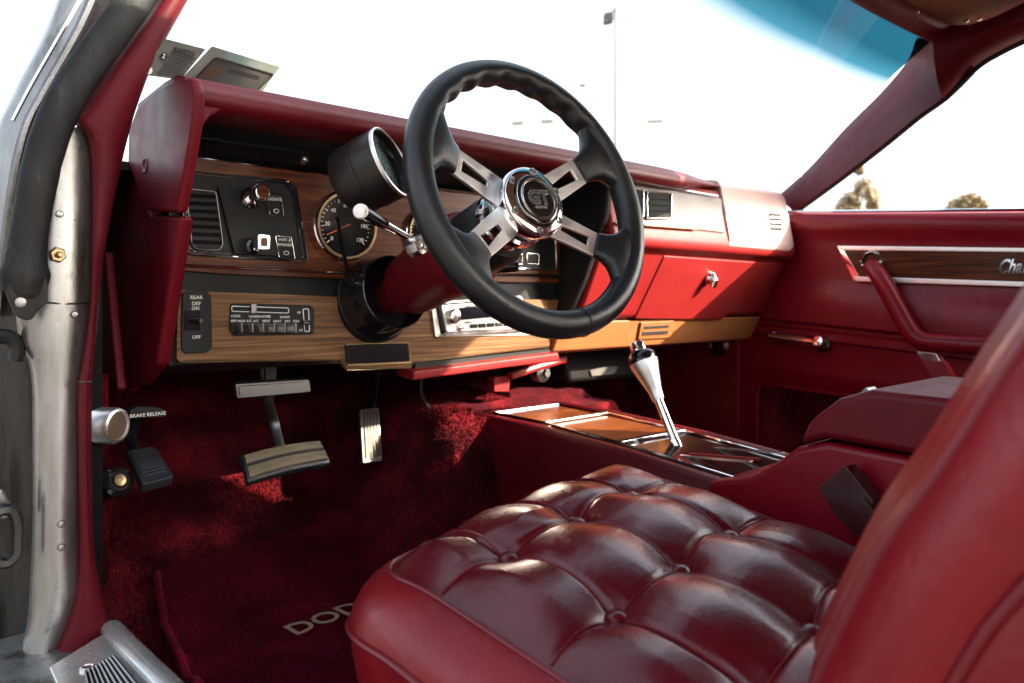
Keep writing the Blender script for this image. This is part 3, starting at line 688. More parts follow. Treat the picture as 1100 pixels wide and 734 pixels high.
# ================================================================== DRIVER SEAT
seat = thing('driver_seat', (.57, .3, -.47), 'dark red button tufted leather driver seat', 'seat')
B5 = Vector((.557, .400, -.250)); e1 = Vector((.104, .014, .0055)); e2 = Vector((.009, -.119, -.018))
I0, I1, J0, J1 = -1.80, 2.08, -1.86, 3.0
def inset(i, j):  # metres to the edge of the rounded-square outline, positive inside
    cx, cy = (I0+I1)/2*.105, (J0+J1)/2*.12; hx, hy = (I1-I0)/2*.105, (J1-J0)/2*.12; r = .055
    # front edge bows outwards
    bow = .022*(1-((i-.14)/1.94)**2)
    x = abs(i*.105-cx)-(hx-r); y = abs((j*.12)-cy)-(hy-r)
    if j*.12 < cy: y -= bow
    return -(sqrt(max(x, 0)**2+max(y, 0)**2)+min(max(x, y), 0)-r)
def pillow(i, j):
    di = i+.05*sin(pi*j); dj = j+.05*sin(pi*i)
    a, b = abs(sin(pi*di)), abs(sin(pi*dj))
    ca = abs(di-round(di)); cb = abs(dj-round(dj)); crease = min(ca, cb)
    a, b = sqrt(a*a+.004), sqrt(b*b+.004)
    h = .0165*(.5*(a**.85+b**.85)) - .0022*math.exp(-(crease/.03)**2)
    rb = sqrt((i-round(i))**2*.0108+(j-round(j))**2*.0141)
    h -= .0045*math.exp(-(rb/.016)**2)+.003*math.exp(-(rb/.04)**2)
    return h
def seat_pt(i, j):
    p = B5+e1*i+e2*j; e = inset(i, j)
    if i < -1: i2 = -1-(-1-i)*.62/.8
    else: i2 = i
    if i > 1: i2 = 1+(i-1)*.93/1.08
    # outside the button rows the creases only run outward
    ii, jj = i, j
    h = pillow(ii if -1.0 <= ii <= 1.0 else (-1.0-(-1-ii)*.6/.8 if ii < 0 else 1+(ii-1)*.60/1.08), jj if jj > -1 else -1-(-1-jj)*.6/.86)
    fade = min(1, max(0, e/.050)); fade = fade*fade*(3-2*fade)
    crown = .016*min(1, max(0, e/.10))
    roll_off = .020*(max(0, -1-j)/.86)**2+.006*(max(0, i-1)/1.08)**2
    return p+Vector((0, 0, h*fade+crown-.004-roll_off))
NI, NJ = 190, 230; vid = {}; top = MB(); edge_pts = None
def outline_pts(off, n=200):
    """points of the cushion outline, grown by off metres"""
    out = []
    c = ((I0+I1)/2, (J0+J1)/2)
    for k in range(n):
        t = 2*pi*k/n; d = (cos(t), sin(t)); lo_, hi_ = 0, 4
        for _ in range(40):
            m_ = (lo_+hi_)/2
            if inset(c[0]+d[0]*m_, c[1]+d[1]*m_) > -off: lo_ = m_
            else: hi_ = m_
        out.append((c[0]+d[0]*lo_, c[1]+d[1]*lo_))
    return out
rowsT = []
oc = ((I0+I1)/2, (J0+J1)/2); ol = outline_pts(0, 840)
RN = 230
for q in range(RN+1):
    s = q/RN
    rowsT.append([seat_pt(oc[0]+(a-oc[0])*s, oc[1]+(b-oc[1])*s) for a, b in ol])
top.grid(rowsT, cu=True)
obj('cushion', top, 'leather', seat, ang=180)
rimline = [seat_pt(a, b)+Vector((0, 0, .0005)) for a, b in outline_pts(.0005, 240)]
obj('piping', MB().tube(rimline, .0021, 8, closed=True), 'piping', seat)
# side roll from the upper seam to the lower welt, then down
secs = []
def drop(off, dz):
    r = []
    for k, (a, b) in enumerate(outline_pts(off, 200)):
        p = B5+e1*a+e2*b+Vector((0, 0, dz-.004-.020*(max(0, -1-b)/.86)**2-.006*(max(0, a-1)/1.08)**2)); r.append(p)
    return r
for off, dz in ((0, 0), (.008, .001), (.019, -.004), (.030, -.013), (.038, -.025), (.041, -.038)): secs.append(drop(off, dz))
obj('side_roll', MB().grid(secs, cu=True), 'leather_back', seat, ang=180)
obj('lower_welt', MB().tube(drop(.042, -.040), .0032, 8, closed=True), 'piping', seat)
secs = [drop(o_, d_) for o_, d_ in ((.041, -.041), (.039, -.06), (.031, -.10), (.014, -.16), (.004, -.2))]
obj('seat_base', MB().grid(secs, cu=True), 'leather_back', seat, ang=180)
for i in (-1, 0, 1):
    for j in (-1, 0, 1, 2):
        c = B5+e1*i+e2*j; c.z = seat_pt(i, j).z-.001
        nn = e1.cross(e2).normalized(); nn = nn if nn.z > 0 else -nn
        obj('button', MB().lathe(c, nn, [(.0085, -.004), (.0095, .0025), (.0083, .0062), (.0052, .0082), (0, .0089)], 20), 'leather', seat)
# stitched crease welts, fine raised thread along the creases
for line in ([(i, j/20) for j in range(-36, 52)] for i in (-1, 0, 1)):
    pts = [seat_pt(i-.05*sin(pi*j)*(1 if j > -1 else 0), j)+Vector((0, 0, .0006)) for i, j in line if inset(i, j) > .004]
    obj('crease_stitch', MB().tube(smooth_path(pts, 2), .0010, 6), 'piping', seat)
for line in ([(i/20, j) for i in range(-36, 42)] for j in (-1, 0, 1, 2)):
    pts = [seat_pt(i, j-.05*sin(pi*i))+Vector((0, 0, .0006)) for i, j in line if inset(i, j) > .004]
    obj('crease_stitch', MB().tube(smooth_path(pts, 2), .0010, 6), 'piping', seat)
# backrest: profile seen from the driver's door, swept across the seat
fe = [(868, 760), (876, 734), (912, 660), (950, 590), (1002, 520), (1068, 420), (1120, 345), (1182, 250)]
front = [at(a, b, X=.365) for a, b in fe]
front = [Vector((0, p.y, p.z)) for p in smooth_path(front, 4)]
secs = []
XB0, XB1 = .365, .80
def bx(t): return XB0+(XB1-XB0)*t
for (x, back, infl) in ((XB0+.012, .004, 0), (XB0+.004, .0, 0), (XB0, -.012, 0), (XB0-.004, -.04, 0), (XB0-.003, -.072, 0)):
    pass
bk = MB()
prof_off = [(.41, .016, 0), (.395, .014, 0), (.383, .009, 0), (.374, .002, 0), (.367, -.006, 0), (.361, -.014, 0), (.3565, -.024, 0), (.3555, -.033, 0), (.358, -.042, 0), (.3645, -.049, 0)]
def backdir(k):
    a = front[max(0, k-1)]; b = front[min(len(front)-1, k+1)]; t = (b-a).normalized(); return Vector((0, t.z, -t.y)) if t.z*1 > 0 else Vector((0, -t.z, t.y))
def bp(k, x, off):
    n = backdir(k); return Vector((x, front[k].y, front[k].z))+n*off
sheet = []
for x, off, _ in [(.80, .0, 0), (.79, .02, 0), (.60, .03, 0), (.42, .025, 0)]+prof_off:
    sheet.append([bp(k, x, off) for k in range(len(front))])
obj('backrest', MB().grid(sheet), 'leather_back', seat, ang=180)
obj('back_piping', MB().tube([bp(k, .3745, .0025) for k in range(len(front))], .0028, 8), 'piping', seat)
obj('back_seam', MB().tube([bp(k, .3625, -.0490) for k in range(len(front))], .0026, 8), 'piping', seat)
sheet = [[bp(k, x, off) for k in range(len(front))] for x, off in ((.3645, -.049), (.3615, -.054), (.359, -.070), (.3585, -.12), (.37, -.16), (.42, -.17), (.74, -.17), (.80, -.15), (.80, .0))]
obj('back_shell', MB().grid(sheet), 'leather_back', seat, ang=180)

# passenger seat: same leather, unseen, added to keep sun off the driver seat
pst = thing('passenger_seat_sunblock', (1.32, .3, -.47), 'unseen dark red leather passenger seat added beyond the console as a sun blocker', 'seat')
pc = []
for off, z in ((-.03, -.42), (0, -.36), (.006, -.29), (-.004, -.262), (-.03, -.250), (-.10, -.242)):
    pc.append(round_poly([Vector((x, y, z)) for x, y in ((1.12-off, .10-off), (1.54+off, .10-off), (1.54+off, .58+off), (1.12-off, .58+off))], .06, 5))
obj('cushion', MB().loft(pc), 'leather', pst, ang=60)
pb = []
for x, g_ in ((1.11, .02), (1.125, .005), (1.16, 0), (1.33, -.006), (1.50, 0), (1.535, .005), (1.55, .02)):
    pb.append([Vector((x, y, z)) for y, z in ((.20-g_, -.26), (.155-g_, -.12), (.10-g_, .02), (.05-g_, .13), (.01, .20-g_), (-.05, .215-g_), (-.09, .19-g_), (-.06+g_, .0), (.03+g_, -.26))])
obj('backrest', MB().loft(pb), 'leather_back', pst, ang=60)
obj('headrest', MB().prism(round_poly([Vector((1.21, .005, .205)), Vector((1.45, .005, .205)), Vector((1.44, -.01, .33)), Vector((1.22, -.01, .33))], .03), (0, -.075, 0)), 'leather_back', pst, bevel=.02, seg=3)  # headrest added to catch sun passing over the backrest

# ================================================================== FLOOR, MAT, PEDALS
def floor_z(x, y):
    z = -.475
    if y > 1.08: z += (y-1.08)*.85
    z += .17*math.exp(-((x-.98)/.16)**4)*min(1, max(0, (y-.55)/.3)) if y > .55 else 0
    k = min(1, max(0, (y-.90)/.14)); k = k*k*(3-2*k)
    tun = -.475+.29*k*math.exp(-((x-.98)/.30)**8)
    z = max(z, tun)
    z = min(z, -.212 if x > .825 and y < 1.1 else -.195 if y < 1.12 else -.19+(y-1.12)*.5)
    if x < .30: z += (.30-x)*.6
    return min(z, -.12)
fl = []
for j in range(150):
    y = -.3+1.80*j/149
    fl.append([Vector((.235+1.5*i/149, y, floor_z(.235+1.5*i/149, y)+.004*noise.noise((i*.22, j*.22, 0))+.0025*noise.noise((i*.9, j*.9, 3)))) for i in range(150)])
def add_pile(mb, n, pick, hgt, rnd):
    for _ in range(n):
        p = pick(rnd)
        if p is None: continue
        a = rnd.random()*2*pi; w = .0011; h = hgt*(.6+.7*rnd.random()); lx_, ly_ = (rnd.random()-.5)*hgt, (rnd.random()-.5)*hgt
        d = Vector((cos(a)*w, sin(a)*w, 0)); mb.add([p-d, p+d, p+Vector((lx_, ly_, h))], [(0, 1, 2)])
    return mb
def pick_floor(r):
    x, y = .24+.72*r.random(), .86+.42*r.random()
    return Vector((x, y, floor_z(x, y)-.001))
flm = add_pile(MB().grid(fl), 75000, pick_floor, .006, random.Random(3))
flo = obj('floor', flm, 'carpet', None, ang=180); tag(flo, 'crimson carpet covering the car floor, footwell and transmission tunnel', 'carpet', None, 'structure')
mt = thing('floor_mat', (.45, .85, -.46), 'crimson carpet mat with tan lettering lying in the driver footwell', 'floor mat')
mo = [at(a, b, Z=-.462) for a, b in ((112, 619), (150, 640), (168, 662), (205, 734), (260, 800))]
mrows = []
def mat_edge(t):
    pp = [p for p in smooth_path(mo, 12) if p.y < 1.165]; k = t*(len(pp)-1); i = min(int(k), len(pp)-2); return pp[i].lerp(pp[i+1], k-i)
far = [at(a, b, Z=-.462) for a, b in ((118, 612), (250, 560), (420, 560))]
for q in range(61):
    t = q/60; a = mat_edge(t); row = []
    for k in range(81):
        s = k/80; x = a.x+(.665-a.x)*s; y = a.y+.02*s
        z = -.464+.008*noise.noise((x*9, y*9, 1))+.020*math.exp(-s/.025)*(0.6+.6*noise.noise((0, y*25, 2)))
        row.append(Vector((x, y, max(z, floor_z(x, y)+.010))))
    mrows.append(row)
m_ = MB().grid(mrows)
m_.grid([mrows_[0:1]+[mrows_[0]+Vector((-.004, 0, -.012)), mrows_[0]+Vector((-.002, 0, -.022))] for mrows_ in mrows])
m_.grid([[p for p in mrows[0]], [p+Vector((0, .004, -.012)) for p in mrows[0]]])
def pick_mat(r):
    u, v = r.random()*59.99, r.random()*79.99; i, j = int(u), int(v)
    p = mrows[i][j].lerp(mrows[i][j+1], v-j).lerp(mrows[i+1][j].lerp(mrows[i+1][j+1], v-j), u-i)
    return p
def onm(px, py): return at(px, py, Z=-.4515)
add_pile(m_, 110000, pick_mat, .005, random.Random(5))
obj('mat_pile', m_, 'mat', mt, ang=180)
obj('mat_binding', MB().tube([r_[0] for r_ in mrows], .0055, 8), 'mat', mt)
lx = Vector((1, -.02, 0)); ly = Vector((-.12, 1, 0))
def onm(px, py): return at(px, py, Z=-.4515)
text('DODGE', onm(317, 683), onm(384, 657)-onm(317, 683), onm(311, 672)-onm(317, 683), .052, 'letter', mt, 'lettering', 'LEFT', .0005, 0, .0006)

bpd = thing('brake_pedal', (.51, 1.12, -.25), 'wide worn brake pedal with two ribbed rubber bands', 'brake pedal')
def pquad(pts, Y0, Y1, n=14, th=.014, bulge=.006):
    (tl, tr, br, bl) = pts; rows = []
    for j in range(5):
        v = j/4; rows.append([])
        for i in range(n):
            u = i/(n-1)
            px = (tl[0]*(1-u)+tr[0]*u)*(1-v)+(bl[0]*(1-u)+br[0]*u)*v
            py = (tl[1]*(1-u)+tr[1]*u)*(1-v)+(bl[1]*(1-u)+br[1]*u)*v - 4*sin(pi*u)*.6
            rows[-1].append(at(px, py, Y=Y0+(Y1-Y0)*v)+Vector((0, -bulge*sin(pi*v), 0)))
    return rows
def pad_mesh(rows, off, th):
    nrm = (rows[0][-1]-rows[0][0]).cross(rows[-1][0]-rows[0][0]).normalized()
    if nrm.y > 0: nrm = -nrm
    m = MB(); a = [[p+nrm*off for p in r] for r in rows]; b = [[p+nrm*(off-th) for p in r] for r in rows]
    m.grid(a); m.grid(b)
    ring = [a[0][i] for i in range(len(a[0]))]+[r[-1] for r in a[1:]]+a[-1][-2::-1]+[r[0] for r in a[-2:0:-1]]
    ringb = [p-nrm*th for p in ring]; m.grid([ring, ringb], cu=True); return m, nrm
pr = pquad(((258, 490), (344, 474), (355, 498), (266, 519)), 1.13, 1.10)
m_, nn = pad_mesh(pr, 0, .014); obj('pedal_pad', m_, 'pedalblack', bpd, bevel=.002)
for v0, v1 in ((.03, .38), (.5, .93)):
    px_ = lambda p, q, v: (p[0]*(1-v)+q[0]*v, p[1]*(1-v)+q[1]*v)
    q = pquad((px_((261, 490), (268, 517), v0), px_((342, 475), (352, 496), v0), px_((342, 475), (352, 496), v1), px_((261, 490), (268, 517), v1)), 1.13-.03*v0, 1.13-.03*v1, bulge=.003)
    m_, n2 = pad_mesh(q, .0045, .006); band = obj('ribbed_band', m_, 'pedal', bpd, bevel=.001)
    rb = MB()
    for k in range(5):
        v = (k+.5)/5; a = [r_ for r_ in q]
        line = [a[0][i].lerp(a[-1][i], v)+n2*.0055 for i in range(len(a[0]))]
        rb.tube(line, .0012, 5)
    obj('rib', rb, 'pedal', band)
obj('pedal_arm', MB().tube(smooth_path([at(300, 480, Y=1.14), at(294, 455, Y=1.16), at(288, 430, Y=1.15), at(284, 395, Y=1.14)]), .009, 8, flat=.6), 'gunmetal', bpd)

gas = thing('accelerator_pedal', (.75, 1.15, -.28), 'narrow upright ribbed metal accelerator pedal', 'accelerator pedal')
gq = [at(387, 440, Y=1.19), at(407, 438, Y=1.19), at(411, 494, Y=1.12), at(390, 497, Y=1.12)]
gn2 = (gq[1]-gq[0]).cross(gq[3]-gq[0]).normalized(); gn2 = -gn2 if gn2.y > 0 else gn2
obj('pedal_plate', MB().prism(round_poly(gq, .003), -gn2*.006), 'alu', gas, bevel=.0015)
rb = MB()
for k in range(5):
    u = (k+1)/6; a = gq[0].lerp(gq[1], u); b = gq[3].lerp(gq[2], u)
    rb.tube([a.lerp(b, .05)+gn2*.001, a.lerp(b, .95)+gn2*.001], .0016, 6)
obj('rib', rb, 'steel', gas)
obj('pedal_link', MB().tube([at(399, 470, Y=1.17), at(402, 430, Y=1.24), at(406, 400, Y=1.26)], .005, 8), 'gunmetal', gas)

pk = thing('parking_brake_pedal', (.29, 1.12, -.27), 'small black ribbed parking brake pedal beside the left kick panel', 'parking brake')
kq = [at(136, 484, Y=1.10), at(167, 480, Y=1.10), at(187, 512, Y=1.04), at(153, 521, Y=1.04)]
kn = (kq[1]-kq[0]).cross(kq[3]-kq[0]).normalized(); kn = -kn if kn.y > 0 else kn
obj('pedal_pad', MB().prism(round_poly(kq, .004), -kn*.014), 'pedalblack', pk, bevel=.003, seg=3)
rb = MB()
for k in range(9):
    v = .06+k*.095; a = kq[0].lerp(kq[3], v); b = kq[1].lerp(kq[2], v); rb.tube([a.lerp(b, .12)+kn*.001, a.lerp(b, .86)+kn*.001], .0021, 6)
obj('rib', rb, 'pedalblack', pk)
obj('pedal_arm', MB().tube([at(150, 497, Y=1.10), at(140, 470, Y=1.16), at(150, 440, Y=1.2)], .008, 8), 'black', pk)
ds_ = thing('dimmer_switch', at(127, 517, Y=1.06), 'round black floor button with brass centre below the parking brake pedal', 'floor switch')
c = at(127, 517, Y=1.06); dn = Vector((.25, -1, .45))
obj('switch_base', MB().lathe(c, dn, [(.020, -.015), (.020, 0), (.016, .003), (.014, .001), (.0135, .002), (.010, .002)], 32), 'gloss', ds_)
obj('switch_button', MB().lathe(c, dn, [(.0085, 0), (.0085, .004), (.0075, .0055), (.003, .006), (.0025, .005), (0, .005)], 24), 'brass', ds_)
kb = thing('vent_pull_knob', at(118, 458, Y=.99), 'silver pull knob with brown face below the left end of the dashboard', 'vent knob')
c = at(108, 457, Y=1.0); kd = Vector((.75, -1, .0))
obj('knob_body', MB().lathe(c, kd, [(.017, -.01), (.0205, -.004), (.022, .002), (.022, .020), (.0205, .024), (.0175, .025), (.0165, .022)], 36), 'alu', kb)
obj('knob_face', MB().lathe(c, kd, [(.0166, .020), (.0166, .0225), (.012, .023), (0, .0232)], 32), 'knobface', kb)
br = thing('brake_release_handle', at(158, 444, Y=1.03), 'black brake release handle with white lettering left below the dashboard', 'release handle')
obj('handle_body', MB().prism(round_poly(pY([(139, 441), (148, 437), (172, 438), (179, 442), (178, 448), (140, 450)], 1.03), .003), (0, .016, 0)), 'black', br, bevel=.002)
texts([('BRAKE RELEASE', at(159, 447.2, Y=1.0285), .0062, 'CENTER')], 'lettering', 'white', br)

# ================================================================== CAR BODY: driver door opening, pillars, roof, glass
bodyc = thing('car_body', (.2, .95, -.5), 'silver car body with red pillar trim round the open driver door', 'car body')
def lerp_rows(left, right, prof, Y):
    """surface between two pixel lines; prof = [(u, dy)] across"""
    rows = []
    for (a, b), (c, d) in zip(left, right):
        rows.append([at(a+(c-a)*u, b+(d-b)*u, Y=Y+dy) for u, dy in prof])
    return rows
def densify(l, k=5):
    return [(p.x, p.y) for p in smooth_path([Vector((a, b, 0)) for a, b in l], k)]
JL = densify([(40, 150), (28, 230), (22, 345), (36, 400), (38, 480), (38, 560), (36, 620), (30, 680), (10, 740), (-10, 800)])
JR = densify([(96, 132), (100, 170), (99, 330), (90, 415), (88, 500), (88, 600), (92, 645), (75, 690), (60, 712), (48, 770)])
rows = lerp_rows(JL, JR, [(-.06, .040), (0, .018), (.10, .006), (.3, -.002), (.6, -.005), (.85, -.001), (1.0, .008), (1.1, .02)], .925)
obj('door_jamb', MB().grid(rows), 'jamb', bodyc, ang=180)
# jamb seam and dimples, bolt
obj('jamb_seam', MB().tube(pY([(48, 325), (70, 327), (97, 325)], .9215), .0012, 6), 'jambdark', bodyc)
for a, b in ((64, 230), (66, 563), (66, 588), (80, 338)):
    obj('dimple', MB().lathe(at(a, b, Y=.9205), (0, -1, 0), [(.0042, -.002), (.0040, .0005), (.003, .0018), (0, .0022)], 16), 'jamb', bodyc)
bo = obj('jamb_bolt', MB().lathe(at(61, 274, Y=.921), (.15, -1, 0), [(.0085, -.003), (.0085, .0035), (.0070, .005), (.0035, .005), (.0035, .010), (.0025, .011)], 6), 'brass', bodyc, ang=20)
# inner part of the jamb with its shade put into the colour, and hinge box at the frame's left edge
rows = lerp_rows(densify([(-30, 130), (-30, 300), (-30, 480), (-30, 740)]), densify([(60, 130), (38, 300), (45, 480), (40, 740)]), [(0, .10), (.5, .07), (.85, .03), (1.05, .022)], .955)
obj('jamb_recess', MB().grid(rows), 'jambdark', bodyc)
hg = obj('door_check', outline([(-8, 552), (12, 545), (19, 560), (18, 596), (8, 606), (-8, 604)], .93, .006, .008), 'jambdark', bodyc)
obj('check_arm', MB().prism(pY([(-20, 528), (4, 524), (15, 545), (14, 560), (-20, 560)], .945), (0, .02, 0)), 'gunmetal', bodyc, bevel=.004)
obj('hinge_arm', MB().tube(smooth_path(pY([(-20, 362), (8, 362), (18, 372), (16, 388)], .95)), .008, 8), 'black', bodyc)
# outer windshield pillar, steel
OL = densify([(74, -40), (50, 28), (10, 105), (-6, 140), (-20, 200), (-30, 340)]); OR = densify([(142, -40), (110, 28), (70, 95), (48, 140), (34, 210), (14, 340)])
rows = lerp_rows(OL, OR, [(0, .06), (.06, .02), (.15, .012), (.5, .004), (.56, -.006), (.66, -.006), (.72, .004), (1, .012)], .945)
obj('outer_pillar', MB().grid(rows), 'jamb', bodyc, ang=40)
obj('drip_rail', MB().tube(pY(densify([(98, -20), (66, 36), (34, 92), (14, 130)]), .938), .0022, 8), 'chrome_dull', bodyc)
# rubber weatherstrip
wsP = densify([(170, -40), (138, 10), (100, 62), (70, 108), (50, 158), (38, 210), (30, 262), (27, 300), (32, 325)], 6)
wr = []
n_ = len(wsP)
for i, (a, b) in enumerate(wsP):
    t = i/(n_-1); wr.append(.0190-.002*t+(.0055*math.exp(-((t-.86)/.06)**2))-(.0035 if t > .97 else 0)+.0009*noise.noise((i*.6, 0, 0)))
wst = obj('weatherstrip', MB().tube([at(a, b, Y=.905) for a, b in wsP], wr, 18, up=(0, 1, 0), flat=.55), 'rubber', bodyc)
obj('strip_tab', MB().prism(round_poly(pY([(5, 268), (40, 258), (44, 282), (52, 305), (51, 326), (44, 330), (33, 346), (18, 340), (8, 318)], .897), .006), (0, .012, 0)), 'rubber', wst, bevel=.005, seg=3)
obj('tab_rivet', MB().lathe(at(22, 325, Y=.8965), (0, -1, 0), [(.005, -.002), (.005, .001), (.002, .0016), (0, .0014)], 16), 'gunmetal', wst)
# red pillar trim
TLn = densify([(196, -40), (174, -4), (128, 62), (92, 116), (82, 128), (94, 146), (99, 180), (99, 250), (97, 330), (88, 395), (84, 420), (85, 520), (86, 600), (80, 650), (60, 705)], 5)
TRn = densify([(222, -40), (204, -4), (168, 62), (148, 112), (137, 150), (130, 180), (118, 240), (108, 300), (104, 340), (101, 395), (99, 420), (99, 520), (103, 600), (113, 650), (128, 690)], 5)
rows = lerp_rows(TLn, TRn, [(-.45, .03), (-.2, .02), (0, .010), (.06, .0), (.25, -.008), (.55, -.010), (.85, -.006), (.96, .004), (1.0, .03), (1.0, .06)], .91)
obj('pillar_trim', MB().grid(rows), 'pillar', bodyc, ang=60)
obj('trim_joint', MB().tube(pY([(84, 411), (99, 410)], .8995), .0010, 5), 'ink', bodyc)
# kick trim behind the dash side and the kick panel of the footwell
obj('kick_trim', MB().prism([at(a, b, X=.262) for a, b in ((103, 300), (112, 270), (126, 418), (122, 424), (101, 428))], (.012, 0, 0)), 'vinyl', bodyc, bevel=.003)
obj('kick_panel', MB().prism([Vector((.245, y, z)) for y, z in ((1.10, -.10), (1.45, -.10), (1.45, -.48), (1.10, -.48))], (.012, 0, 0)), 'carpet', bodyc)
kp = obj('kick_panel', MB().prism([Vector((1.70, y, z)) for y, z in ((1.04, .1), (1.45, .1), (1.45, -.48), (1.04, -.48))], (.03, 0, 0)), 'redplastic', bodyc, bevel=.006)
c = at(772, 371, X=1.698)
obj('kick_vent', MB().lathe(c, (-1, 0, 0), [(.027, -.003), (.027, .006), (.022, .010), (.019, .007), (.017, .004), (0, .006)], 28), 'brass', kp)
obj('vent_ring', MB().lathe(c, (-1, 0, 0), [(.031, -.003), (.031, .003), (.027, .006), (.026, .002)], 28, False), 'gunmetal', kp)
# unseen quarter panel behind the passenger door, added and placed to block sun patches
obj('quarter_panel_sunblock', MB().loft([[Vector((x, y, z)), Vector((x, -1.3, z)), Vector((x+.05, -1.3, z)), Vector((x+.05, y, z))] for x, y, z in ((1.70, -.09, -.5), (1.70, -.09, .13), (1.62, -.075, .32), (1.545, -.05, .495))]), 'door', bodyc, bevel=.008)
# firewall, with cowl and sides added to keep windshield light out
obj('cowl', MB().prism([Vector((.22, 1.10, .175)), Vector((.30, 1.10, .175)), Vector((1.66, 1.05, .175)), Vector((1.86, .99, .175)), Vector((1.86, 1.55, .175)), Vector((.22, 1.55, .175))], (0, 0, .012)), 'black', bodyc)
obj('cowl_side', MB().prism([Vector((.215, y, z)) for y, z in ((1.0, .175), (1.55, .175), (1.55, -.5), (1.0, -.5))], (.012, 0, 0)), 'matte', bodyc)
obj('cowl_side', MB().prism([Vector((1.74, y, z)) for y, z in ((1.0, .175), (1.55, .175), (1.55, -.5), (1.0, -.5))], (.012, 0, 0)), 'matte', bodyc)
obj('firewall', MB().prism([Vector((.24, 1.47, .2)), Vector((1.75, 1.47, .2)), Vector((1.75, 1.47, -.5)), Vector((.24, 1.47, -.5))], (0, .02, 0)), 'carpet', bodyc)
# passenger windshield pillar and roof rail
def tri_loft(pl, pr, depth, bul):
    rows = []
    for a, b in zip(pl, pr):
        m = (a+b)/2
        rows.append([a+depth, a, a.lerp(b, .25)+bul*.8, m+bul, a.lerp(b, .75)+bul*.8, b, b+depth])
    return rows
pp = [((832, 214), (852, 228), 1.70, .965), ((868, 182), (893, 198), 1.67, .90), ((908, 138), (940, 162), 1.625, .80), ((948, 98), (984, 126), 1.575, .70), ((976, 64), (1014, 104), 1.545, .63), ((986, 40), (1046, 72), 1.52, .57)]
L_ = [at(*p[0], Y=p[3]) for p in pp]; R_ = [at(*p[1], X=p[2]+.02) for p in pp]
L2 = smooth_path(L_, 5); R2 = smooth_path(R_, 5)
obj('passenger_pillar', MB().grid(tri_loft(L2, R2, Vector((.02, .012, 0)), Vector((-.012, -.012, 0)))), 'pillar', bodyc, ang=70)
obj('pillar_screw', MB().lathe(at(860, 190, X=1.655), (-1, -.6, .2), [(.004, -.004), (.004, .001), (0, .003)], 12), 'chrome', bodyc)
# rails: header along the windshield top, side rail above the passenger window
hx = [.28, .5, .8, 1.1, 1.3, 1.42, 1.50, 1.55]
hd = []
for x in hx:
    yb = .545-.04*((x-.985)/.6)**2
    z = .4975-.012*max(0, (x-1.1)/.4)
    hd.append([Vector((x, yb+.03, z+.03)), Vector((x, yb+.012, z)), Vector((x, yb, z-.004)), Vector((x, yb-.014, z)), Vector((x, yb-.022, z+.008)), Vector((x, yb-.02, z+.03))])
obj('windshield_header', MB().loft(hd), 'pillar', bodyc, ang=60)
rl = []
pts_lo = [at(1012, 106, X=1.555), at(1046, 72, X=1.545), at(1075, 54, X=1.535), at(1100, 42, X=1.53)]
pts_hi = [at(1002, 40, X=1.50), at(1034, 40, X=1.485), at(1062, 32, X=1.48), at(1092, 18, X=1.475)]
pl_ = smooth_path(pts_lo, 4)+[Vector((1.53, .2, .47)), Vector((1.53, -.3, .475)), Vector((1.53, -1.2, .45))]
ph_ = smooth_path(pts_hi, 4)+[Vector((1.475, .2, .52)), Vector((1.475, -.3, .525)), Vector((1.475, -1.2, .50))]
rows = [[b+Vector((.03, 0, .03)), b, a.lerp(b, .7)+Vector((-.010, 0, -.004)), a.lerp(b, .35)+Vector((-.010, 0, -.006)), a, a+Vector((.012, 0, .004)), a+Vector((.04, 0, .03))] for a, b in zip(pl_, ph_)]
obj('roof_rail', MB().grid(rows), 'pillar', bodyc, ang=70)
obj('gutter_seal', MB().tube([p+Vector((.016, 0, .002)) for p in R2[:-1]+pl_], .006, 8), 'rubber', bodyc)
obj('roof_rail', MB().grid([[Vector((.26, y, .50)), Vector((.30, y, .485)), Vector((.35, y, .51))] for y in (.55, .2, -1.2)]), 'vinyl', bodyc)
# headliner (inside) and roof skin (outside)
hl_ = []
for j in range(41):
    y = .526-1.75*j/40; row = []
    for i in range(41):
        x = .33+1.23*i/40; e = min(i, 40-i)/20
        row.append(Vector((x, y-.012*abs(noise.noise((i*.4, 0, 0))) if j == 0 else y, .512+.030*(1-(1-e)**2)*min(1, j/8+.15)+.002*noise.noise((i*.5, j*.7, 0)))))
    hl_.append(row)
obj('headliner', MB().grid(hl_), 'headliner', bodyc, ang=180)
for a, b in ((985, 13), (1000, 21), (1038, 22), (1052, 20)):
    obj('headliner_clip', MB().lathe(at(a, b, Z=.506), (0, -.2, -1), [(.004, -.004), (.004, .002), (.002, .004)], 10), 'chrome_dull', bodyc)
rs = [[Vector((.26+1.26*i/20, .545-1.80*j/20, .535+.035*(1-((i-10)/10)**2)*(1-((j-10)/10)**4))) for i in range(21)] for j in range(21)]
obj('roof_skin', MB().grid(rs), 'jamb', bodyc, ang=180)
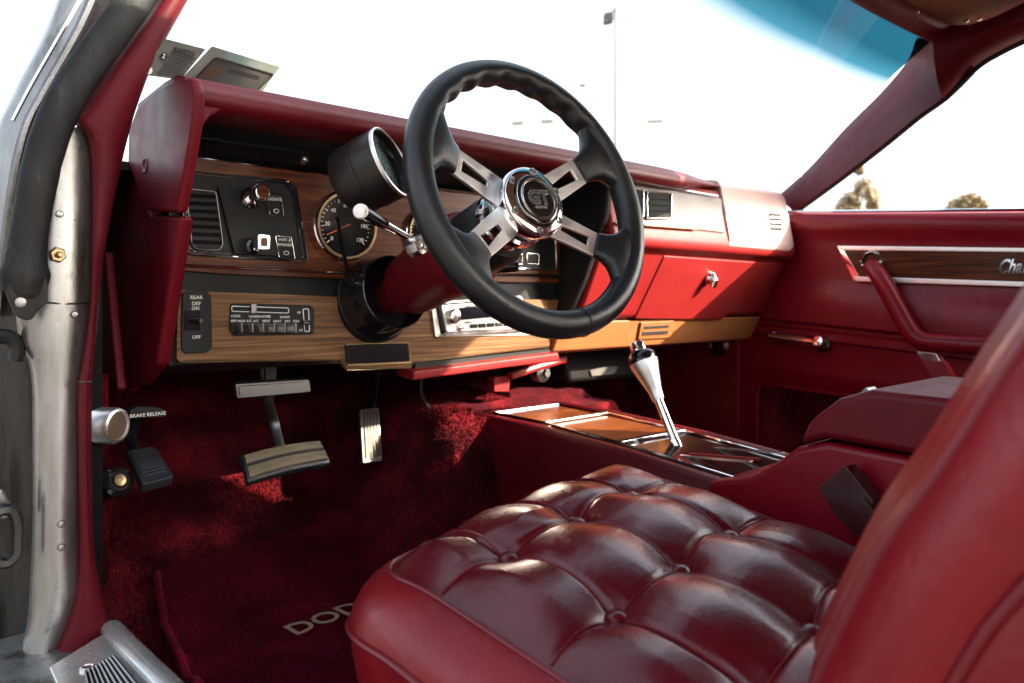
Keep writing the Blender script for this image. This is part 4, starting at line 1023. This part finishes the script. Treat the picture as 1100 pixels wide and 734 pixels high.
# windshield glass
def ws_pt(x, t):
    yb = ws_base(x)+.02; k = ((x-.985)/.74)
    x0, x1 = .19, 1.76; xt = .985+(x-.985)*.80
    top_ = Vector((.985+(x-.985)*.73, .560-.045*k*k, .530-.012*abs(k)))
    if x < .985: top_.x = .985+(x-.985)*.95
    return Vector((x, yb, .205)).lerp(top_, t)+Vector((0, .018*sin(pi*t), .030*sin(pi*t)))
wsh = obj('windshield', MB().grid([[ws_pt(.20+1.57*i/60, t/40) for i in range(61)] for t in range(41)]), 'glass', bodyc, ang=180)
def on_ws(px, py, lift=.004):
    r = ray(px, py); best = None
    for i in range(0, 121):
        for t in range(0, 41):
            p = ws_pt(.20+1.57*i/120, t/40); q = r*(p.dot(r)/r.dot(r)); dd = (p-q).length
            if best is None or dd < best[0]: best = (dd, q.length)
    return r.normalized()*(best[1]-lift)
def ws_uv(px, py):
    r = ray(px, py).normalized(); return min(((ws_pt(.20+1.57*i/160, t/80)-r*ws_pt(.20+1.57*i/160, t/80).dot(r)).length, i/160, t/80) for i in range(161) for t in range(81))[1:]
(ua, ta_), (ub_, tb_), (uc, tc_) = ws_uv(800, 2), ws_uv(885, 46), ws_uv(965, 88)
at_l = wsh.data.attributes.new('band', 'FLOAT', 'POINT')
pane = [(ws_pt(.20+1.57*i/60, t/40)+Vector((0, 0, E)), i/60, t/40) for t in range(41) for i in range(61)]
lut = {tuple(round(c, 4) for c in p): (u, t) for p, u, t in pane}
for v_ in wsh.data.vertices:
    u, t = lut[tuple(round(c, 4) for c in v_.co)]
    l0_, l1_ = ((ua, ta_), (ub_, tb_)) if u < ub_ else ((ub_, tb_), (uc, tc_))
    at_l.data[v_.index].value = t-(l0_[1]+(l1_[1]-l0_[1])*(u-l0_[0])/max(1e-4, l1_[0]-l0_[0]))
def sticker(name, px, mat, label, cat):
    q = [on_ws(*p) for p in px]
    # flatten to a plane through three corners
    n = (q[1]-q[0]).cross(q[3]-q[0]).normalized(); q[2] = ray(*px[2])*(q[0].dot(n)/ray(*px[2]).dot(n))
    t = thing(name, q[3], label, cat)
    if n.y > 0: n = -n
    obj('paper', MB().prism(q, -n*.0006), mat, t)
    return t, q, n
t1, q, n1 = sticker('windshield_sticker', ((178, 42), (221, 53), (194, 86), (150, 80)), 'paper', 'small grey printed paper sticker on the windshield next to the left pillar', 'sticker')
xd, yd = q[1]-q[0], q[0]-q[3]
def on_q(u, v, lift=.0008): return q[3]+(q[2]-q[3])*u+(q[0]-q[3])*v+n1*lift
W_ = xd.length
text('SAFCO', on_q(.33, .70), xd, yd, W_*.17, 'ink', t1, 'lettering', 'LEFT', .0001, .2, .0004)
lines = []
for k in range(9):
    v = .62-.066*k; a = .30+.1*random.random(); 
    while a < .95:
        w = .04+.1*random.random(); 
        if a+w < .98: lines.append((a, v, w))
        a += w+.02
ml = MB()
for a, v, w in lines: ml.prism([on_q(a, v), on_q(a+w, v), on_q(a+w, v+.03), on_q(a, v+.03)], n1*.0001)
obj('fine_print', ml, 'ink', t1)
cp = on_q(.22, .56); ms = (xd.normalized()); mv = n1.cross(ms)
obj('round_mark', MB().lathe(cp, n1, [(W_*.085, 0), (W_*.085, .0002), (0, .0003)], 20), 'ink', t1)
text('2', cp+n1*.0006-mv*0-ms*W_*.03-(yd.normalized())*W_*.04, xd, yd, W_*.13, 'white', t1, 'lettering', 'LEFT', .0001)
obj('punch_hole', MB().lathe(on_q(.13, .13), n1, [(W_*.075, 0), (W_*.075, .0002), (0, .0003)], 20), 'white', t1)
t2, q, n1 = sticker('windshield_sticker', ((228, 50), (301, 72), (278, 104), (196, 84)), 'paper2', 'pale bordered sticker on the windshield just above the dash pad', 'sticker')
xd, yd = q[1]-q[0], q[0]-q[3]; W_ = xd.length
fr_ = [on_q(.12, .08), on_q(.90, .08), on_q(.90, .78), on_q(.12, .78)]
obj('printed_panel', MB().prism(round_poly(fr_, .004), n1*.0002), 'paper', t2)
obj('panel_border', MB().tube(round_poly([p+n1*.0003 for p in fr_], .004, 3), .0008, 5, closed=True), 'ink', t2)
text('8F', on_q(.17, .22, .0012), xd, yd, W_*.16, 'headliner', t2, 'lettering', 'LEFT', .0001)
text('Emissions', on_q(.36, .48, .0012), xd, yd, W_*.12, 'gunmetal', t2, 'lettering', 'LEFT', .0001)
# sill plate
sill = thing('sill_plate', (.2, .85, -.36), 'scuffed aluminium sill plate with black ribbed insert at the door opening', 'sill plate')
ZS = -.36
so = [at(a, b, Z=ZS) for a, b in ((53, 716), (118, 676), (152, 716), (200, 778), (90, 800))]
obj('plate', MB().prism(so, (0, 0, -.006)), 'plate', sill, bevel=.0015)
rg = [at(a, b, Z=ZS) for a, b in ((119, 674), (138, 694), (190, 745), (215, 770))]
obj('ridge', MB().tube(rg, .011, 10, up=(0, 0, 1), flat=.7), 'plate', sill)
ii = [at(a, b, Z=ZS+.001) for a, b in ((92, 724), (122, 707), (150, 740), (180, 780), (110, 800))]
obj('ribbed_insert', MB().prism(ii, (0, 0, .0015)), 'pedalblack', sill)
rb = MB()
for k in range(9):
    u = k/8; a = ii[0].lerp(ii[1], u); b = ii[4].lerp(ii[3], u); rb.tube([a+Vector((0, 0, .002)), b+Vector((0, 0, .002))], .0016, 6)
obj('insert_rib', rb, 'gloss', sill)
obj('screw', MB().lathe(at(94, 719, Z=ZS), (0, 0, 1), [(.007, -.002), (.007, .002), (.005, .003), (.004, .0022), (0, .0022)], 18), 'chrome_dull', sill)
# rocker under the sill so nothing floats
obj('rocker', MB().prism([Vector((x, y, z)) for x, y, z in ((.10, -.4, -.375), (.225, -.4, -.375), (.225, 1.0, -.375), (.06, 1.0, -.375))], (0, 0, -.12)), 'jamb', bodyc, bevel=.01)

# ================================================================== PASSENGER DOOR
XD = 1.70
door = thing('passenger_door', (XD, .6, -.4), 'dark red padded passenger door with wood trim strip', 'car door')
def dz(y): return .214-.08*(.92-y)        # window sill height along the door
# door skin: profile rows from the sill down, columns along the car
ys = [1.045-.045*k for k in range(45)]
rows = []
prof_d = [(+.075, -.004), (+.03, 0), (+.006, -.006), (-.004, -.016), (-.006, -.030), (-.002, -.045), (.004, -.056), (.008, -.075), (.008, -.150), (.004, -.170), (-.002, -.185), (-.010, -.205), (-.014, -.240), (-.014, -.262), (.002, -.270), (.002, -.278), (-.008, -.283), (-.008, -.300), (.006, -.306), (.008, -.34), (.008, -.375), (.006, -.392), (.012, -.40), (.012, -.66)]
for dx, dzz in prof_d: rows.append([Vector((XD+dx, y, dz(y)+dzz)) for y in ys])
obj('door_panel', MB().grid(rows), 'door', door, ang=55)
obj('sill_trim', MB().tube([Vector((XD+.012, y, dz(y)+.001)) for y in (.93, .5, -.6)], .0035, 8), 'chrome', door)
# recess frame and wood strip
def dX(pts, dx): return [at(a, b, X=XD+dx) for a, b in pts]
wd_ = obj('wood_strip', MB().prism(dX([(905, 267), (1110, 270), (1160, 271), (1160, 309), (1110, 304), (922, 299)], .001), (.006, 0, 0)), 'woodgloss', door)
def band(pts, dx, th=.006): return MB().prism(dX(pts, dx), (th, 0, 0))
obj('trim_bar', band([(899, 264), (1160, 267), (1160, 272), (903, 269)], -.005), 'alu', wd_, bevel=.0015)
obj('trim_bar', band([(917, 297), (1160, 304.5), (1160, 310.5), (919, 302.5)], -.005), 'alu', wd_, bevel=.0015)
obj('trim_bar', band([(899, 264), (906, 268), (925, 300), (917, 302)], -.0045), 'chrome', wd_, bevel=.001)
text('Charger', at(1071, 294, X=XD-.0005), (0, -1, 0), (0, -.0, 1), .040, 'chrome', wd_, 'emblem', 'LEFT', .0012, .45, .0007, .62)
# pull strap / armrest
ap = dX([(934, 282), (936, 286)], -.004)+[at(944, 296, X=XD-.035), at(962, 328, X=XD-.045), at(978, 356, X=XD-.050), at(990, 366, X=XD-.052), at(1010, 369, X=XD-.052), at(1060, 372, X=XD-.052), at(1150, 377, X=XD-.05)]
obj('pull_handle', MB().tube(smooth_path(ap, 5), [.0175]*6+[.0190]*100, 16), 'door', door)
apo = smooth_path([p+Vector((-.016, 0, .010)) for p in ap], 5)
obj('handle_seam', MB().tube(apo[6:], .0016, 6), 'piping', door)
obj('handle_ring', MB().lathe(at(936, 281, X=XD-.004), (-1, 0, .15), [(.024, -.004), (.024, .003), (.020, .006), (.018, .004)], 28, False), 'chrome', door)
# window crank
wc0 = at(832, 361, X=XD-.012); wc1 = at(880, 368, X=XD-.030)
wcr = obj('window_crank', MB().tube([wc0+Vector((-.018, 0, 0)), wc0.lerp(wc1, .5)+Vector((-.012, 0, 0)), wc1], [.0095, .0115, .011], 14), 'chrome', door)
obj('crank_hub', MB().lathe(wc0, (-1, 0, 0), [(.0145, -.012), (.0145, .010), (.011, .016), (.006, .022)], 20), 'chrome', wcr)
obj('crank_knob', MB().lathe(wc1+Vector((.008, 0, 0)), (-1, -.1, .2), [(.009, 0), (.0135, .006), (.0145, .016), (.011, .022), (0, .024)], 24), 'chrome', wcr)
obj('crank_escutcheon', MB().lathe(at(884, 371, X=XD-.006), (-1, 0, 0), [(.017, -.004), (.017, .004), (.012, .006)], 20), 'gloss', wcr)
# lower carpet pocket framed by a raised edge
obj('carpet_panel', MB().prism([Vector((XD+.001, y, z)) for y, z in ((.985, -.215), (-.6, -.29), (-.6, -.45), (.985, -.45))], (.008, 0, 0)), 'carpet', door, bevel=.003)
obj('panel_edge', MB().tube([Vector((XD+.002, y, z)) for y, z in ((.990, -.45), (.990, -.24), (.982, -.216), (.96, -.210), (-.6, -.284))], .005, 8), 'door', door)
lt = thing('belt_tongue', at(1000, 390, X=1.45), 'dark red seat belt end with shiny tip standing beside the passenger door', 'seat belt')
obj('tongue', MB().prism(round_poly([at(a, b, X=1.46) for a, b in ((984, 380), (1006, 382), (1014, 390), (1026, 408), (1000, 404))], .004), (.02, 0, 0)), 'door', lt, bevel=.003)
obj('tip', MB().prism(round_poly([at(a, b, X=1.455) for a, b in ((984, 378), (1005, 380), (1011, 389), (993, 387))], .003), (.012, 0, 0)), 'chrome', lt, bevel=.002)
obj('webbing', MB().prism([at(a, b, X=1.475) for a, b in ((1002, 380), (1012, 381), (1035, 425), (1012, 425))], (.004, 0, 0)), 'gloss', lt)

# ================================================================== OUTSIDE
g = MB().grid([[Vector((x, y, -E)) for x in (-3000, -300, -30, 0, 30, 300, 3000)] for y in (-3000, -300, -30, 0, 30, 300, 3000)])
m, nt, b = new_mat('parking_asphalt'); v = coords(nt)
nt.links.new(ramp(nt, noise_tex(nt, v, 3, 8), [(.3, (.09, .085, .078)), (.7, (.13, .12, .11))]), b.inputs['Base Color']); b.inputs['Roughness'].default_value = .9; M['asphalt'] = m
gr = obj('ground', g, 'asphalt'); tag(gr, 'pale sunlit parking lot asphalt outside the car', 'ground', None, 'structure')
M['pole'] = flat('grey_pole_paint', (.055, .055, .055), .7); M['lamphead'] = flat('dark_lamp_head', (.16, .16, .15), .5)
def lamp(name, px, top_y, dist, head, label, th=.09):
    c = at(px, 322, d=dist); c.z = -E; H = (322-top_y)*dist/FPX+E
    t = thing(name, c, label, 'street lamp', 'street lamps beyond the windshield')
    obj('pole', MB().tube([c, c+Vector((0, 0, H*.4)), c+Vector((0, 0, H))], [th, th*.8, th*.55], 10), 'pole', t)
    for (a, w, yy, hh) in head:
        k = dist/FPX; o_ = c+Rv*(a*k)+Vector((0, 0, (322-yy)*k+E))
        obj('lamp_head', MB().prism(round_poly([o_+Rv*(sx*w*k/2)+Vector((0, 0, sz*hh*k/2)) for sx, sz in ((-1, -1), (1, -.7), (1, 1), (-1, .7))], .03), Fv*.35), 'lamphead' if hh < 6 else 'pole', t, bevel=.02)
        if abs(a) > 4: obj('arm', MB().tube([c+Vector((0, 0, H-.05)), o_], .035, 8), 'pole', t)
    return t
lamp('street_lamp', 661, 8, 26, [(-7, 10, 18, 12)], 'tallest pale lamp pole right of the steering wheel', .065)
lamp('street_lamp', 704, 131, 60, [(0, 17, 130, 3.5)], 'short lamp with a flat dark head right of the tall pole', .03)
lamp('street_lamp', 556, 132, 60, [(0, 13, 132, 4.5)], 'lamp with dark head seen through the left of the wheel rim opening', .03)
lamp('street_lamp', 588, 130, 60, [(0, 14, 130, 4.5)], 'lamp with dark head seen just inside the right of the wheel rim', .03)
lamp('street_lamp', 628, 90, 45, [(-2, 7, 91, 2.5)], 'faint lamp just left of the tall pole', .04)
M['leaf'] = flat('overexposed_leaf', (.36, .285, .16), .7); M['bark'] = flat('bark', (.10, .075, .05), .9)  # leaf colour lifted pale to stand for overexposure
def tree(px, base_d, blobs, label, n):
    c = at(px, 322, d=base_d); c.z = -E; t = thing('tree', c, label, 'tree', 'trees beyond the passenger window'); k = base_d/FPX
    obj('trunk', MB().tube([c, c+Vector((.05, 0, 1.3)), c+Vector((0, .05, (322-blobs[0][1])*k+E))], [.16, .11, .05], 8), 'bark', t)
    mb = MB(); rnd = random.Random(px)
    for (bx_, by_, r) in blobs:
        o_ = c+Rv*((bx_-px)*k)+Vector((0, 0, (322-by_)*k+E))
        mb.tube([c+Vector((0, 0, 1.2)), o_], [.05, .015], 5)
        for _ in range(n):
            d = Vector((rnd.gauss(0, 1), rnd.gauss(0, 1), rnd.gauss(0, 1))).normalized()*r*k*rnd.random()**.5; p = o_+d
            u = Vector((rnd.gauss(0, 1), rnd.gauss(0, 1), rnd.gauss(0, 1))).normalized(); w = u.orthogonal().normalized(); s = .09
            mb.add([p-u*s, p+w*s*.6, p+u*s, p-w*s*.6], [(0, 1, 2, 3)])
    obj('crown', mb, 'leaf', t)
tree(922, 24, [(926, 200, 11), (912, 214, 9), (936, 211, 10), (923, 183, 6), (905, 222, 8), (938, 224, 10), (918, 226, 10)], 'thin tree outside right above the window sill beside the pillar', 170)
tree(1036, 22, [(1028, 221, 9), (1036, 218, 9), (1045, 217, 10), (1052, 222, 8), (1040, 224, 10), (1022, 226, 7)], 'low round tree crown outside right above the window sill over the wood strip', 220)

# ================================================================== LIGHT, CAMERA
SUN = Vector((1.0, -1.2, .72)).normalized()        # direction towards the sun: behind the car, on the passenger side
el = math.asin(SUN.z); az = atan2(SUN.x, SUN.y)
w = bpy.data.worlds.new('World'); scene.world = w; w.use_nodes = True; nt = w.node_tree
sky = nt.nodes.new('ShaderNodeTexSky'); sky.sky_type = 'NISHITA'; sky.sun_disc = False; sky.sun_elevation = el; sky.sun_rotation = az
sky.air_density = 1.0; sky.dust_density = 6.0; sky.ozone_density = 1.0
bg = nt.nodes['Background']; bg.inputs['Strength'].default_value = .15; hz_ = nt.nodes.new('ShaderNodeHueSaturation'); hz_.inputs['Saturation'].default_value = .45   # thin high haze
nt.links.new(sky.outputs[0], hz_.inputs['Color']); nt.links.new(hz_.outputs[0], bg.inputs['Color'])
su = bpy.data.lights.new('sun', 'SUN'); su.energy = 5.0; su.angle = radians(.5); su.color = (1, .80, .60)
so_ = bpy.data.objects.new('sun', su); COL.objects.link(so_); so_.rotation_euler = (-SUN).to_track_quat('-Z', 'Y').to_euler(); so_.location = (3, -2, 4)
cam = bpy.data.cameras.new('camera'); cam.sensor_width = 36; cam.lens = FPX/1100*36; cam.shift_y = -45/1100; cam.clip_start = .01; cam.clip_end = 10000
cam.dof.use_dof = True; cam.dof.focus_distance = .92; cam.dof.aperture_fstop = 5.6
co = bpy.data.objects.new('camera', cam); COL.objects.link(co); co.location = (0, 0, E)
mt_ = Matrix((Rv, Uv, -Fv)).transposed().to_4x4(); co.rotation_euler = mt_.to_euler()
scene.camera = co
scene.view_settings.view_transform = 'Standard'; scene.view_settings.look = 'None'; scene.view_settings.gamma = 1
scene.view_settings.exposure = 2.45
scene.render.engine = 'CYCLES'; scene.cycles.max_bounces = 8; scene.cycles.diffuse_bounces = 4; scene.cycles.glossy_bounces = 4; scene.cycles.transparent_max_bounces = 12
scene.cycles.use_denoising = True
